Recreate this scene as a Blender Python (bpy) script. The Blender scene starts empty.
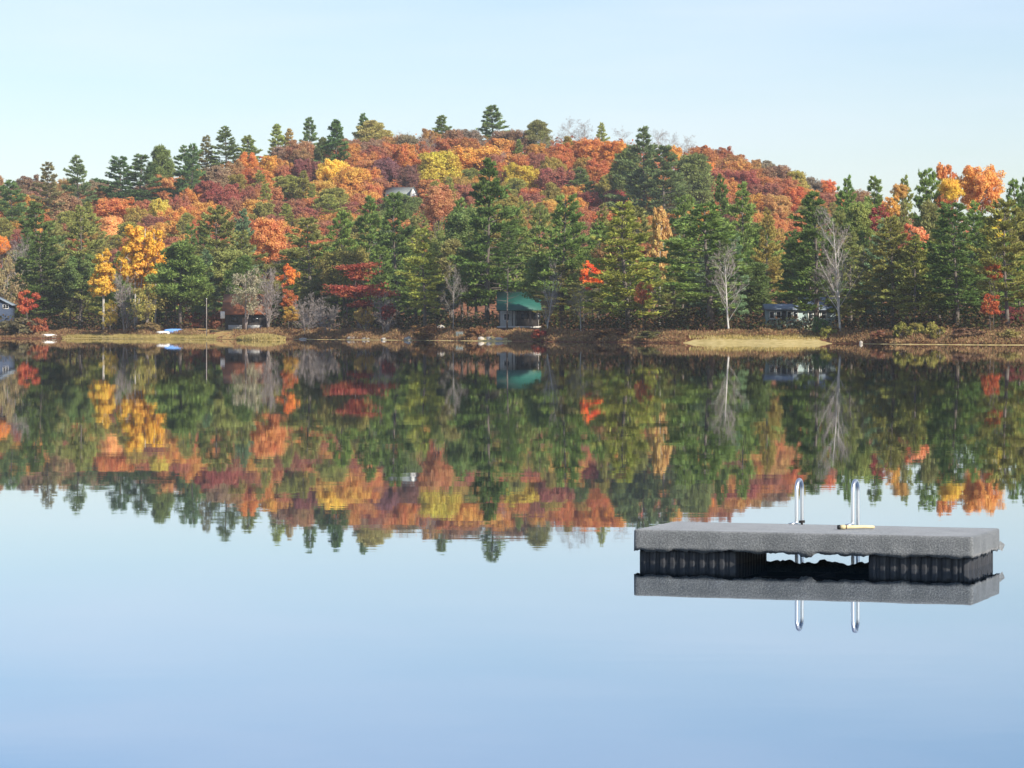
import bpy, math, random
import numpy as np
from mathutils import Vector, Matrix

# ------------------------------------------------------------------ camera, sky, sun, exposure
SC = bpy.context.scene
COL = SC.collection
F = 3250.0            # focal length in pixels of the 1024 px wide picture
HOR = 325.5           # image row of the horizon
CAMH = 2.1            # eye height above the lake

cam_d = bpy.data.cameras.new("camera")
cam = bpy.data.objects.new("camera", cam_d)
COL.objects.link(cam)
cam.location = (0, 0, CAMH)
cam.rotation_euler = (math.radians(90), 0, 0)
cam_d.sensor_width = 36.0
cam_d.lens = F / 1024.0 * 36.0
cam_d.shift_y = -(384 - HOR) / 1024.0
cam_d.clip_start = 0.5
cam_d.clip_end = 9000
SC.camera = cam

SUN_EL, SUN_AZ = math.radians(34), math.radians(137)      # azimuth clockwise from +Y
world = bpy.data.worlds.new("World")
SC.world = world
world.use_nodes = True
wn, wl = world.node_tree.nodes, world.node_tree.links
wn.clear()
sky = wn.new("ShaderNodeTexSky")
sky.sky_type = 'NISHITA'
sky.sun_disc = False
sky.sun_elevation = SUN_EL
sky.sun_rotation = SUN_AZ
sky.air_density = 1.0
sky.dust_density = 0.3
sky.ozone_density = 2.0
bg = wn.new("ShaderNodeBackground")
bg.inputs["Strength"].default_value = 0.098
wo = wn.new("ShaderNodeOutputWorld")
# faint cirrus veils: real cloud on the sky, streaked along the horizon
tc = wn.new("ShaderNodeTexCoord")
mp = wn.new("ShaderNodeMapping")
mp.inputs["Scale"].default_value = (3.0, 3.0, 22.0)
mp.inputs["Rotation"].default_value = (0.0, 0.06, 0.0)
nz = wn.new("ShaderNodeTexNoise")
nz.inputs["Scale"].default_value = 1.6
nz.inputs["Detail"].default_value = 4.0
mr = wn.new("ShaderNodeMapRange")
mr.inputs["From Min"].default_value = 0.42
mr.inputs["From Max"].default_value = 0.72
mr.inputs["To Min"].default_value = 0.0
mr.inputs["To Max"].default_value = 0.30
mx = wn.new("ShaderNodeMix")
mx.data_type = 'RGBA'
mx.inputs[7].default_value = (7.6, 7.9, 8.2, 1)
wl.new(tc.outputs["Generated"], mp.inputs["Vector"])
wl.new(mp.outputs[0], nz.inputs["Vector"])
wl.new(nz.outputs["Fac"], mr.inputs["Value"])
wl.new(mr.outputs[0], mx.inputs[0])
wl.new(sky.outputs[0], mx.inputs[6])
tn = wn.new("ShaderNodeMix"); tn.data_type = 'RGBA'; tn.blend_type = 'MULTIPLY'; tn.inputs[0].default_value = 1.0
tn.inputs[7].default_value = (1.025, 1.025, 1.12, 1)
wl.new(mx.outputs[2], tn.inputs[6])
wl.new(tn.outputs[2], bg.inputs["Color"])
wl.new(bg.outputs[0], wo.inputs["Surface"])

sun_d = bpy.data.lights.new("sun", 'SUN')
sun_d.energy = 5.0
sun_d.angle = math.radians(0.5)
sun_d.color = (1.0, 0.93, 0.82)
sun = bpy.data.objects.new("sun", sun_d)
COL.objects.link(sun)
SDIR = Vector((math.cos(SUN_EL) * math.sin(SUN_AZ), math.cos(SUN_EL) * math.cos(SUN_AZ), math.sin(SUN_EL)))
sun.rotation_euler = SDIR.to_track_quat('Z', 'Y').to_euler()
sun.location = SDIR * 200

SC.view_settings.view_transform = 'Standard'
SC.view_settings.look = 'None'
SC.view_settings.exposure = 0.4
SC.view_settings.gamma = 1.0
SC.view_settings.use_curve_mapping = False
SC.render.engine = 'CYCLES'
SC.cycles.use_denoising = True
SC.cycles.max_bounces = 6
SC.cycles.diffuse_bounces = 3
SC.cycles.glossy_bounces = 3
SC.cycles.volume_bounces = 0
SC.cycles.caustics_reflective = False
SC.render.filter_size = 1.7

# ------------------------------------------------------------------ helpers
rnd = random.Random(7)

def px2x(px, Y): return (px - 512.0) / F * Y
def y2z(y, Y): return CAMH + (HOR - y) / F * Y

def lin(c):
    c = c / 255.0
    return c / 12.92 if c <= 0.04045 else ((c + 0.055) / 1.055) ** 2.4
def rgb(h, k=1.0):
    return tuple(min(1.0, k * lin(int(h[i:i + 2], 16))) for i in (0, 2, 4)) + (1.0,)

def make_mesh(name, V, quads, mats, midx=None, tris=None, smooth=False):
    V = np.asarray(V, np.float32).reshape(-1, 3)
    me = bpy.data.meshes.new(name)
    quads = np.zeros((0, 4), np.int32) if quads is None else np.asarray(quads, np.int32).reshape(-1, 4)
    tris = np.zeros((0, 3), np.int32) if tris is None else np.asarray(tris, np.int32).reshape(-1, 3)
    nq, nt = len(quads), len(tris)
    me.vertices.add(len(V))
    me.vertices.foreach_set("co", V.ravel())
    me.loops.add(nq * 4 + nt * 3)
    me.loops.foreach_set("vertex_index", np.concatenate([quads.ravel(), tris.ravel()]))
    me.polygons.add(nq + nt)
    ls = np.concatenate([np.arange(nq) * 4, nq * 4 + np.arange(nt) * 3]).astype(np.int32)
    me.polygons.foreach_set("loop_start", ls)
    for m in mats: me.materials.append(m)
    if midx is not None: me.polygons.foreach_set("material_index", np.asarray(midx, np.int32))
    if smooth: me.polygons.foreach_set("use_smooth", np.ones(nq + nt, bool))
    me.update(calc_edges=True)
    me.validate()
    return me

class MB:
    """collects boxes, tubes, quads into one mesh"""
    def __init__(s): s.V, s.Q, s.T, s.n = [], [], [], 0
    def add(s, V, Q=None, T=None):
        V = np.asarray(V, float).reshape(-1, 3)
        s.V.append(V)
        if Q is not None and len(Q): s.Q.append(np.asarray(Q, int).reshape(-1, 4) + s.n)
        if T is not None and len(T): s.T.append(np.asarray(T, int).reshape(-1, 3) + s.n)
        s.n += len(V)
        return s
    def box(s, x0, x1, y0, y1, z0, z1, b=0.0):
        V = [(x, y, z) for z in (z0, z1) for y in (y0, y1) for x in (x0, x1)]
        return s.add(V, [(0, 2, 3, 1), (4, 5, 7, 6), (0, 1, 5, 4), (2, 6, 7, 3), (0, 4, 6, 2), (1, 3, 7, 5)])
    def tube(s, P, R, k=6, cap=True):
        P = np.asarray(P, float); R = np.broadcast_to(np.asarray(R, float), (len(P),))
        d = np.gradient(P, axis=0)
        d /= np.linalg.norm(d, axis=1)[:, None] + 1e-9
        ref = np.array([0., 0., 1.]) if abs(d[0, 2]) < 0.9 else np.array([1., 0., 0.])
        U = np.cross(d, ref); U /= np.linalg.norm(U, axis=1)[:, None] + 1e-9
        W = np.cross(d, U)
        a = np.arange(k) / k * 2 * math.pi
        V = P[:, None] + R[:, None, None] * (np.cos(a)[None, :, None] * U[:, None] + np.sin(a)[None, :, None] * W[:, None])
        Q = [(i * k + j, i * k + (j + 1) % k, (i + 1) * k + (j + 1) % k, (i + 1) * k + j) for i in range(len(P) - 1) for j in range(k)]
        V = V.reshape(-1, 3); T = []
        if cap:
            n = len(V)
            V = np.vstack([V, P[0], P[-1]])
            m = (len(P) - 1) * k
            T = [(n, (j + 1) % k, j) for j in range(k)] + [(n + 1, m + j, m + (j + 1) % k) for j in range(k)]
        return s.add(V, Q, T)
    def arrays(s):
        V = np.vstack(s.V) if s.V else np.zeros((0, 3))
        Q = np.vstack(s.Q) if s.Q else np.zeros((0, 4), int)
        T = np.vstack(s.T) if s.T else np.zeros((0, 3), int)
        return V, Q, T
    def mesh(s, name, mat, smooth=False):
        V, Q, T = s.arrays()
        return make_mesh(name, V, Q, [mat], tris=T, smooth=smooth)

def link(name, data, parent=None, loc=None):
    o = bpy.data.objects.new(name, data)
    COL.objects.link(o)
    if parent is not None: o.parent = parent
    if loc is not None: o.location = loc
    return o
def part(name, mb, mat, parent, smooth=False, bevel=0.0, label=None):
    o = link(name, mb.mesh(name, mat, smooth), parent)
    if bevel:
        m = o.modifiers.new("bevel", 'BEVEL'); m.width = bevel; m.segments = 2; m.limit_method = 'ANGLE'
    if label: o["label"] = label
    return o
def tag(o, label=None, cat=None, group=None, kind=None):
    if label: o["label"] = label
    if cat: o["category"] = cat
    if group: o["group"] = group
    if kind: o["kind"] = kind
    return o

# ------------------------------------------------------------------ materials
def mat(name):
    m = bpy.data.materials.new(name)
    m.use_nodes = True
    nt = m.node_tree
    b = nt.nodes["Principled BSDF"]
    return m, nt, b
def N(nt, t, **kw):
    n = nt.nodes.new(t)
    for k, v in kw.items(): setattr(n, k, v)
    return n
def ramp(nt, stops):
    r = nt.nodes.new("ShaderNodeValToRGB")
    e = r.color_ramp.elements
    while len(e) < len(stops): e.new(0.5)
    for i, (p, c) in enumerate(stops):
        e[i].position = p; e[i].color = c
    return r

def simple(name, h, rough=0.7, var=0.15, scale=3.0, k=1.0, metal=0.0, bump=0.0, stretch=(1, 1, 1)):
    m, nt, b = mat(name)
    tcn = N(nt, "ShaderNodeTexCoord"); mpn = N(nt, "ShaderNodeMapping"); mpn.inputs["Scale"].default_value = stretch
    n = N(nt, "ShaderNodeTexNoise"); n.inputs["Scale"].default_value = scale; n.inputs["Detail"].default_value = 5
    c = rgb(h, k)
    r = ramp(nt, [(0.3, tuple(x * (1 - var) for x in c[:3]) + (1,)), (0.7, tuple(min(1, x * (1 + var)) for x in c[:3]) + (1,))])
    nt.links.new(tcn.outputs["Object"], mpn.inputs[0]); nt.links.new(mpn.outputs[0], n.inputs["Vector"])
    nt.links.new(n.outputs["Fac"], r.inputs[0]); nt.links.new(r.outputs[0], b.inputs["Base Color"])
    b.inputs["Roughness"].default_value = rough; b.inputs["Metallic"].default_value = metal
    if bump:
        bn = N(nt, "ShaderNodeBump"); bn.inputs["Strength"].default_value = bump; bn.inputs["Distance"].default_value = 0.02
        nt.links.new(n.outputs["Fac"], bn.inputs["Height"]); nt.links.new(bn.outputs[0], b.inputs["Normal"])
    return m

def leaf_material(name, hue=0.05, lo=0.6, hi=1.35, trans=0.3, scale=0.35, sat=1.0, hoff=0.0):
    m, nt, b = mat(name)
    oi = N(nt, "ShaderNodeObjectInfo"); ge = N(nt, "ShaderNodeNewGeometry"); tcn = N(nt, "ShaderNodeTexCoord")
    no = N(nt, "ShaderNodeTexNoise"); no.inputs["Scale"].default_value = scale; no.inputs["Detail"].default_value = 2
    hs = N(nt, "ShaderNodeHueSaturation")
    mh = N(nt, "ShaderNodeMapRange"); mh.inputs["From Min"].default_value = 0.3; mh.inputs["From Max"].default_value = 0.7
    mh.inputs["To Min"].default_value = 0.5 - hue + hoff; mh.inputs["To Max"].default_value = 0.5 + hue + hoff
    ad = N(nt, "ShaderNodeMath", operation='ADD'); 
    wob = N(nt, "ShaderNodeMath", operation='MULTIPLY_ADD'); wob.inputs[1].default_value = 0.03; wob.inputs[2].default_value = -0.015
    mv = N(nt, "ShaderNodeMapRange"); mv.inputs["To Min"].default_value = lo; mv.inputs["To Max"].default_value = hi
    L = nt.links.new
    # offset the noise per tree
    va = N(nt, "ShaderNodeVectorMath", operation='ADD'); sc = N(nt, "ShaderNodeMath", operation='MULTIPLY'); sc.inputs[1].default_value = 91.0
    L(oi.outputs["Random"], sc.inputs[0]); L(tcn.outputs["Object"], va.inputs[0]); L(sc.outputs[0], va.inputs[1])
    L(va.outputs[0], no.inputs["Vector"]); L(no.outputs["Fac"], mh.inputs["Value"])
    L(ge.outputs["Random Per Island"], wob.inputs[0]); L(wob.outputs[0], ad.inputs[0]); L(mh.outputs[0], ad.inputs[1])
    L(ad.outputs[0], hs.inputs["Hue"]); L(ge.outputs["Random Per Island"], mv.inputs["Value"]); L(mv.outputs[0], hs.inputs["Value"])
    hs.inputs['Saturation'].default_value = sat; L(oi.outputs["Color"], hs.inputs["Color"]); L(hs.outputs[0], b.inputs["Base Color"])
    b.inputs["Roughness"].default_value = 0.65; b.inputs["Specular IOR Level"].default_value = 0.15
    tr = N(nt, "ShaderNodeBsdfTranslucent"); mixs = N(nt, "ShaderNodeMixShader"); mixs.inputs[0].default_value = trans
    L(hs.outputs[0], tr.inputs["Color"]); L(b.outputs[0], mixs.inputs[1]); L(tr.outputs[0], mixs.inputs[2])
    L(mixs.outputs[0], nt.nodes["Material Output"].inputs["Surface"])
    return m

M = {}
M['leaf'] = leaf_material("autumn_leaves", 0.016, 0.78, 1.28, 0.48, sat=0.97, hoff=0.009)
M['needle'] = leaf_material("pine_needles", 0.010, 0.65, 1.45, 0.34)
M['bark'] = simple("bark_brown_grey", "6b6158", 0.9, 0.35, 2.0, stretch=(3, 3, 0.6))
M['palebark'] = simple("bark_pale_grey", "b9b3a9", 0.85, 0.25, 2.0, stretch=(3, 3, 0.6))
M['twig'] = simple("grey_twigs", "9a8f88", 0.9, 0.25, 2.0)

def position_ramp(name, stops, scale, island=0.35, rough=0.9, trans=0.0, detail=5, bump=0):
    m, nt, b = mat(name)
    ge = N(nt, "ShaderNodeNewGeometry"); no = N(nt, "ShaderNodeTexNoise")
    no.inputs["Scale"].default_value = scale; no.inputs["Detail"].default_value = detail
    r = ramp(nt, stops); L = nt.links.new
    L(ge.outputs["Position"], no.inputs["Vector"])
    L(no.outputs["Fac"], r.inputs[0])
    src = r.outputs[0]
    if island:
        ad = N(nt, "ShaderNodeMath", operation='MULTIPLY_ADD'); ad.inputs[1].default_value = island; ad.inputs[2].default_value = -island / 2
        s = N(nt, "ShaderNodeMath", operation='ADD'); L(ge.outputs["Random Per Island"], ad.inputs[0]); L(ad.outputs[0], s.inputs[0]); L(no.outputs["Fac"], s.inputs[1])
        L(s.outputs[0], r.inputs[0])
    L(src, b.inputs["Base Color"]); b.inputs["Roughness"].default_value = rough; b.inputs["Specular IOR Level"].default_value = 0.1
    if trans:
        tr = N(nt, "ShaderNodeBsdfTranslucent"); mixs = N(nt, "ShaderNodeMixShader"); mixs.inputs[0].default_value = trans
        L(src, tr.inputs["Color"]); L(b.outputs[0], mixs.inputs[1]); L(tr.outputs[0], mixs.inputs[2])
        L(mixs.outputs[0], nt.nodes["Material Output"].inputs["Surface"])
    if bump:
        bn = N(nt, "ShaderNodeBump"); bn.inputs["Strength"].default_value = bump
        L(no.outputs["Fac"], bn.inputs["Height"]); L(bn.outputs[0], b.inputs["Normal"])
    return m

M['floor'] = position_ramp("forest_floor_litter", [(0.25, rgb("3c3026")), (0.42, rgb("6b4632")), (0.58, rgb("8f6044")), (0.78, rgb("b08a60"))], 0.9, 0, bump=0.5)
M['sand'] = position_ramp("dry_sand_and_grass", [(0.3, rgb("a08e58")), (0.55, rgb("c2ae76")), (0.8, rgb("cfbf92"))], 1.2, 0, bump=0.4)
M['lawn'] = position_ramp("leafy_lawn", [(0.3, rgb("a07a48")), (0.5, rgb("b99562")), (0.7, rgb("a8a05c"))], 0.8, 0, bump=0.4)
M['turf'] = position_ramp("yellow_green_turf", [(0.3, rgb("958452")), (0.55, rgb("b5a26a")), (0.8, rgb("c6b580"))], 1.0, 0, bump=0.4)
M['grass'] = position_ramp("yellow_green_grass", [(0.25, rgb("8f8448")), (0.5, rgb("baa668")), (0.8, rgb("cebb84"))], 0.8, 0.5, trans=0.25)
M['brush'] = position_ramp("rust_and_brown_brush", [(0.2, rgb("5c4a3c")), (0.36, rgb("8a664a")), (0.48, rgb("a9845e")), (0.58, rgb("9a8a58")), (0.70, rgb("8a624c")), (0.85, rgb("bca478"))], 0.22, 0.5, trans=0.2)
M['under'] = position_ramp('shade_toned_understory', [(0.25, rgb('343c24')), (0.45, rgb('4b4f2c')), (0.55, rgb('5c4630')), (0.7, rgb('6f5038')), (0.85, rgb('3f4628'))], 0.3, 0.5, trans=0.2)
M['woods'] = position_ramp("rust_lower_canopy", [(0.25, rgb("4f5a35")), (0.4, rgb("8a5a3c")), (0.5, rgb("b0684a")), (0.6, rgb("a85a48")), (0.72, rgb("c08048")), (0.85, rgb("6f7442"))], 0.09, 0.4, trans=0.25)

# ------------------------------------------------------------------ terrain
SH = [(-1500, 620), (-300, 560), (-120, 530), (-82, 524), (-71, 522), (-41, 492), (-34, 496), (-8.6, 451), (6.2, 417), (16.6, 398), (21.2, 388),
      (37.8, 378), (43.1, 362), (54.5, 348), (90, 320), (200, 280), (1500, 260)]
SHX = np.array([a for a, b in SH], float); SHY = np.array([b for a, b in SH], float)
RIDGE = [(0, 172), (60, 175), (120, 181), (180, 177), (240, 154), (300, 140), (360, 131), (420, 127), (500, 128), (560, 128), (620, 131), (680, 141),
         (720, 148), (760, 157), (800, 173), (840, 184), (900, 200), (1024, 222)]
RD = 850.0
RX = np.array([px2x(p, RD) for p, y in RIDGE]); RZ = np.array([y2z(y, RD) - 9.0 for p, y in RIDGE])
RX = np.concatenate([[-1500, -400], RX, [300, 1500]]); RZ = np.concatenate([[18, 26], RZ, [14, 10]])

def smooth(t):
    t = np.clip(t, 0, 1); return t * t * (3 - 2 * t)
def shore(X): return np.interp(X, SHX, SHY)
def ground(X, Y):
    X = np.asarray(X, float); Y = np.asarray(Y, float)
    d = Y - shore(X) - 1.2 * np.sin(X * 0.35) - 0.7 * np.sin(X * 0.93 + 1)
    z = np.where(d < 0, np.maximum(-1.6, d * 0.10), 1.15 * smooth(d / 14.0) + 0.012 * np.clip(d, 0, 200))
    rz = np.interp(X, RX, RZ)
    z = z + (rz - 3) * smooth((Y - 600) / 250.0) * np.where(Y > 600, 1, 0)
    z = z - (0.6 * rz) * smooth((Y - 880) / 500.0)
    z = z + np.where(d > 10, 0.18 * np.sin(X * 0.21 + Y * 0.13) + 0.12 * np.sin(X * 0.5 - Y * 0.37), 0)
    return z
def gz(X, Y): return float(ground(X, Y))

xs = np.concatenate([np.linspace(-1500, -200, 14)[:-1], np.linspace(-200, 200, 201), np.linspace(200, 1500, 14)[1:]])
ys = np.concatenate([np.linspace(240, 320, 8)[:-1], np.linspace(320, 620, 181), np.linspace(620, 900, 71)[1:], np.linspace(900, 3500, 20)[1:]])
GX, GY = np.meshgrid(xs, ys)
GZ = ground(GX, GY)
nx, ny = len(xs), len(ys)
idx = np.arange(nx * ny).reshape(ny, nx)
Q = np.stack([idx[:-1, :-1], idx[:-1, 1:], idx[1:, 1:], idx[1:, :-1]], -1).reshape(-1, 4)
o = link("terrain", make_mesh("terrain", np.stack([GX, GY, GZ], -1).reshape(-1, 3), Q, [M['floor']], smooth=True))
tag(o, "leaf littered lake bank rising into a wooded hill", kind="structure")

def sheet(name, p0, p1, dmin, dmax, mt, label, lift=0.03, taper=True, patchy=False):
    """a strip lying on the bank between picture columns p0..p1 and dmin..dmax metres from the waterline"""
    n, k = 60, 14
    V = []
    for i in range(n + 1):
        t = i / n
        p = p0 + (p1 - p0) * t
        w = (min(1, 5 * t, 5 * (1 - t)) ** 0.6 if taper else 1) * (1 + 0.14 * math.sin(p * 0.31) + 0.10 * math.sin(p * 0.83 + 2))
        if patchy: w = max(0.0, min(1.3, 0.35 + 0.8 * math.sin(p * 0.23) + 0.5 * math.sin(p * 0.61 + 1)))
        X = None
        Yg = 450.0
        for _ in range(8):
            X = px2x(p, Yg); Yg = float(shore(X))
        for j in range(k + 1):
            dd = dmin + (dmax * w - dmin) * j / k
            x = px2x(p, Yg + dd)
            y = float(shore(x)) + 1.2 * math.sin(x * 0.35) + 0.7 * math.sin(x * 0.93 + 1) + dd
            V.append((x, y, gz(x, y) + lift))
    idx = np.arange(len(V)).reshape(n + 1, k + 1)
    Q = np.stack([idx[:-1, :-1], idx[1:, :-1], idx[1:, 1:], idx[:-1, 1:]], -1).reshape(-1, 4)
    o = link(name, make_mesh(name, V, Q, [mt], smooth=True))
    return tag(o, label, kind="structure")
sheet("sand_beach", 684, 832, -1, 7.5, M['sand'], "pale dry sandy beach in front of the blue grey cabin", 0.05)
sheet("grassy_shore", 62, 216, -1, 5.2, M['turf'], "yellow green grass strip along the left waterline", 0.05)
sheet("lawn", 186, 250, 0.6, 30, M['lawn'], "tan leaf strewn lawn beside the dark cabin", 0.025)
sheet("shore_sand", 470, 512, -0.5, 6, M['sand'], "small pale landing below the green roofed cabin", 0.04)

sheet("shore_gravel", 292, 474, -0.7, 0.9, M['sand'], "thin pale gravel edge below the layered red maple", 0.045, patchy=True)
sheet("shore_gravel", 862, 1030, -0.7, 0.8, M['sand'], "thin pale gravel edge along the right bank", 0.045, patchy=True)
# water ----------------------------------------------------------
mw, nt, b = mat("lake_water")
b.inputs["Base Color"].default_value = (0.004, 0.010, 0.018, 1)
b.inputs["Roughness"].default_value = 0.012
b.inputs["IOR"].default_value = 1.5
b2 = N(nt, "ShaderNodeBsdfPrincipled")
b2.inputs["Base Color"].default_value = (0.52, 0.74, 1.0, 1)
b2.inputs["Metallic"].default_value = 1.0
b2.inputs["Roughness"].default_value = 0.012
wm = N(nt, "ShaderNodeMixShader"); wm.inputs[0].default_value = 0.5
nt.links.new(b.outputs[0], wm.inputs[1]); nt.links.new(b2.outputs[0], wm.inputs[2])
nt.links.new(wm.outputs[0], nt.nodes["Material Output"].inputs["Surface"])
ge = N(nt, "ShaderNodeNewGeometry")
hs = None
for scl, stx, amp in ((1.1, (0.45, 1.0, 1.0), 0.0005), (0.16, (0.35, 1.0, 1.0), 0.0014), (4.5, (0.6, 1, 1), 0.00008), (0.10, (0.12, 1, 1), 0.0007)):
    mpn = N(nt, "ShaderNodeMapping"); mpn.inputs["Scale"].default_value = stx
    n = N(nt, "ShaderNodeTexNoise"); n.inputs["Scale"].default_value = scl; n.inputs["Detail"].default_value = 2
    mu = N(nt, "ShaderNodeMath", operation='MULTIPLY'); mu.inputs[1].default_value = amp
    nt.links.new(ge.outputs["Position"], mpn.inputs[0]); nt.links.new(mpn.outputs[0], n.inputs["Vector"]); nt.links.new(n.outputs["Fac"], mu.inputs[0])
    if hs is None: hs = mu.outputs[0]
    else:
        a = N(nt, "ShaderNodeMath", operation='ADD'); nt.links.new(hs, a.inputs[0]); nt.links.new(mu.outputs[0], a.inputs[1]); hs = a.outputs[0]
bn = N(nt, "ShaderNodeBump"); bn.inputs["Strength"].default_value = 1.0; bn.inputs["Distance"].default_value = 1.0
nt.links.new(hs, bn.inputs["Height"]); nt.links.new(bn.outputs[0], b.inputs["Normal"]); nt.links.new(bn.outputs[0], b2.inputs["Normal"])
wb = MB(); wb.add([(-1800, -900, 0), (1800, -900, 0), (1800, 3400, 0), (-1800, 3400, 0)], [(0, 1, 2, 3)])
tag(link("lake_water", wb.mesh("lake_water", mw)), "calm blue lake mirroring the hill and sky", kind="structure")

# ------------------------------------------------------------------ tree generators (each returns trunk arrays and leaf quads)
def quads_from(C, A, B):
    """rhombus leaves: centre C, half axes A (long) and B (wide)"""
    V = np.stack([C - A, C - 0.15 * A + B, C + A, C - 0.15 * A - B], 1).reshape(-1, 3)
    n = len(C)
    return V, np.arange(n * 4).reshape(n, 4)
def unit(v): return v / (np.linalg.norm(v, axis=-1, keepdims=True) + 1e-9)
def blades(R, P, D, length, width):
    """needle sprays at P along D, rolled at random"""
    n = len(P)
    rv = unit(R.normal(size=(n, 3)))
    S = unit(np.cross(D, rv))
    L = length * R.uniform(0.7, 1.3, n)[:, None]; W = width * R.uniform(0.7, 1.3, n)[:, None]
    return quads_from(P + D * L * 0.5, D * L * 0.5, S * W * 0.5)
def leafs(R, P, Nrm, size):
    n = len(P)
    T = unit(np.cross(Nrm, R.normal(size=(n, 3)))); B = np.cross(Nrm, T)
    s = (size * R.uniform(0.65, 1.35, n))[:, None]
    return quads_from(P, T * s * 0.62, B * s * 0.42)

def gen_pine(seed, H=20.0, Rm=4.5, cb=0.2, n=62, droop=0.0, top=0.55, density=1.0, spire=1.0, rise=1.0, gap=0.25):
    """layered conifer: flat sprays of needles on whorled boughs"""
    R = np.random.default_rng(seed)
    tm = MB()
    zz = np.linspace(0, H * 0.98, 9)
    ph = R.uniform(0, 6.28); am = R.uniform(0.1, 0.3)
    path = np.stack([am * np.sin(zz / H * 4 + ph) - am * np.sin(ph), am * np.cos(zz / H * 3 + ph) - am * np.cos(ph), zz], 1)
    tm.tube(path, np.interp(zz, [0, 0.6, H], [0.36, 0.27, 0.03]), 7)
    LV, LQ, cnt = [], [], 0
    az = R.uniform(0, 6.28)
    side_gain = R.uniform(0.75, 1.2, 7)
    for i in range(n):
        f = cb + (0.985 - cb) * (max(0.0, i + R.uniform(-.35, .35)) / n) ** 0.92
        f = min(max(f, cb), 0.985)
        az += 2.39996 + R.uniform(-.5, .5)
        u = (f - cb) / (1 - cb)
        prof = (min(1.0, (u + 0.16) / 0.30)) * (1 - u ** (1.0 + top)) ** spire
        sg = side_gain[int((az % 6.283) / 6.283 * 7) % 7]
        L = Rm * prof * R.uniform(0.62, 1.12) * sg * (R.uniform(0.45, 0.7) if R.random() < gap else 1) + 0.35
        el = math.radians((-6 + 46 * u ** 1.3) * rise + R.uniform(-9, 9) - droop)
        base = np.array([np.interp(f * H, zz, path[:, 0]), np.interp(f * H, zz, path[:, 1]), f * H])
        dr = np.array([math.cos(az) * math.cos(el), math.sin(az) * math.cos(el), math.sin(el)])
        sd = np.array([-math.sin(az), math.cos(az), 0.0])
        up = np.cross(dr, sd); up *= np.sign(up[2])
        tt = np.linspace(0, 1, 5)
        curve = lambda t: base + dr * (L * t)[:, None] + np.array([0, 0, 1.0]) * (0.10 * L * (t ** 2) - 0.10 * L * t * (droop > 0))[:, None]
        tm.tube(curve(tt), np.linspace(0.035 + 0.012 * L, 0.012, 5), 3, cap=False)
        m = int(density * (10 + 15 * L ** 1.35))
        t = R.uniform(0.0, 1, m) ** 0.62
        t = 0.16 + 0.84 * t
        w = 0.40 * L * np.sin(np.pi * np.clip(t, 0, 1) ** 1.1) ** 0.8 + 0.16
        # sprays are gathered in tufts along the bough so that gaps stay open
        k = max(4, int(2.4 * L + 3))
        tc_ = R.uniform(0.25, 1, k); sc_ = R.uniform(-1, 1, k)
        pick = R.integers(0, k, m)
        t = np.clip(0.35 * t + 0.65 * (tc_[pick] + R.normal(0, 0.05, m)), 0.12, 1.04)
        s = (0.3 * R.uniform(-1, 1, m) + 0.7 * sc_[pick] + R.normal(0, .10, m)) * w
        P = curve(t) + sd * s[:, None] + up * (R.normal(0, 0.07 + 0.012 * L, m))[:, None]
        D = unit(dr * 0.75 + sd * (s / (w + .01))[:, None] * 0.65 + np.array([0, 0, 0.42]) + R.normal(0, 0.28, (m, 3)))
        for _ in range(4):
            D2 = unit(D + R.normal(0, 0.3, (m, 3)))
            V, Qd = blades(R, P, D2, 0.52, 0.165)
            LV.append(V); LQ.append(Qd + cnt); cnt += len(V)
    return tm.arrays(), np.vstack(LV), np.vstack(LQ), H, Rm

def branch_to(tm, a, b_, r0, r1, R, k=4, sag=0.08):
    a, b_ = np.asarray(a, float), np.asarray(b_, float)
    t = np.linspace(0, 1, 4)[:, None]
    d = np.linalg.norm(b_ - a)
    mid = R.normal(0, sag * d, 3)
    P = a + (b_ - a) * t + mid * (np.sin(t * math.pi))
    tm.tube(P, np.linspace(r0, r1, 4), k, cap=False)

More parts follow.
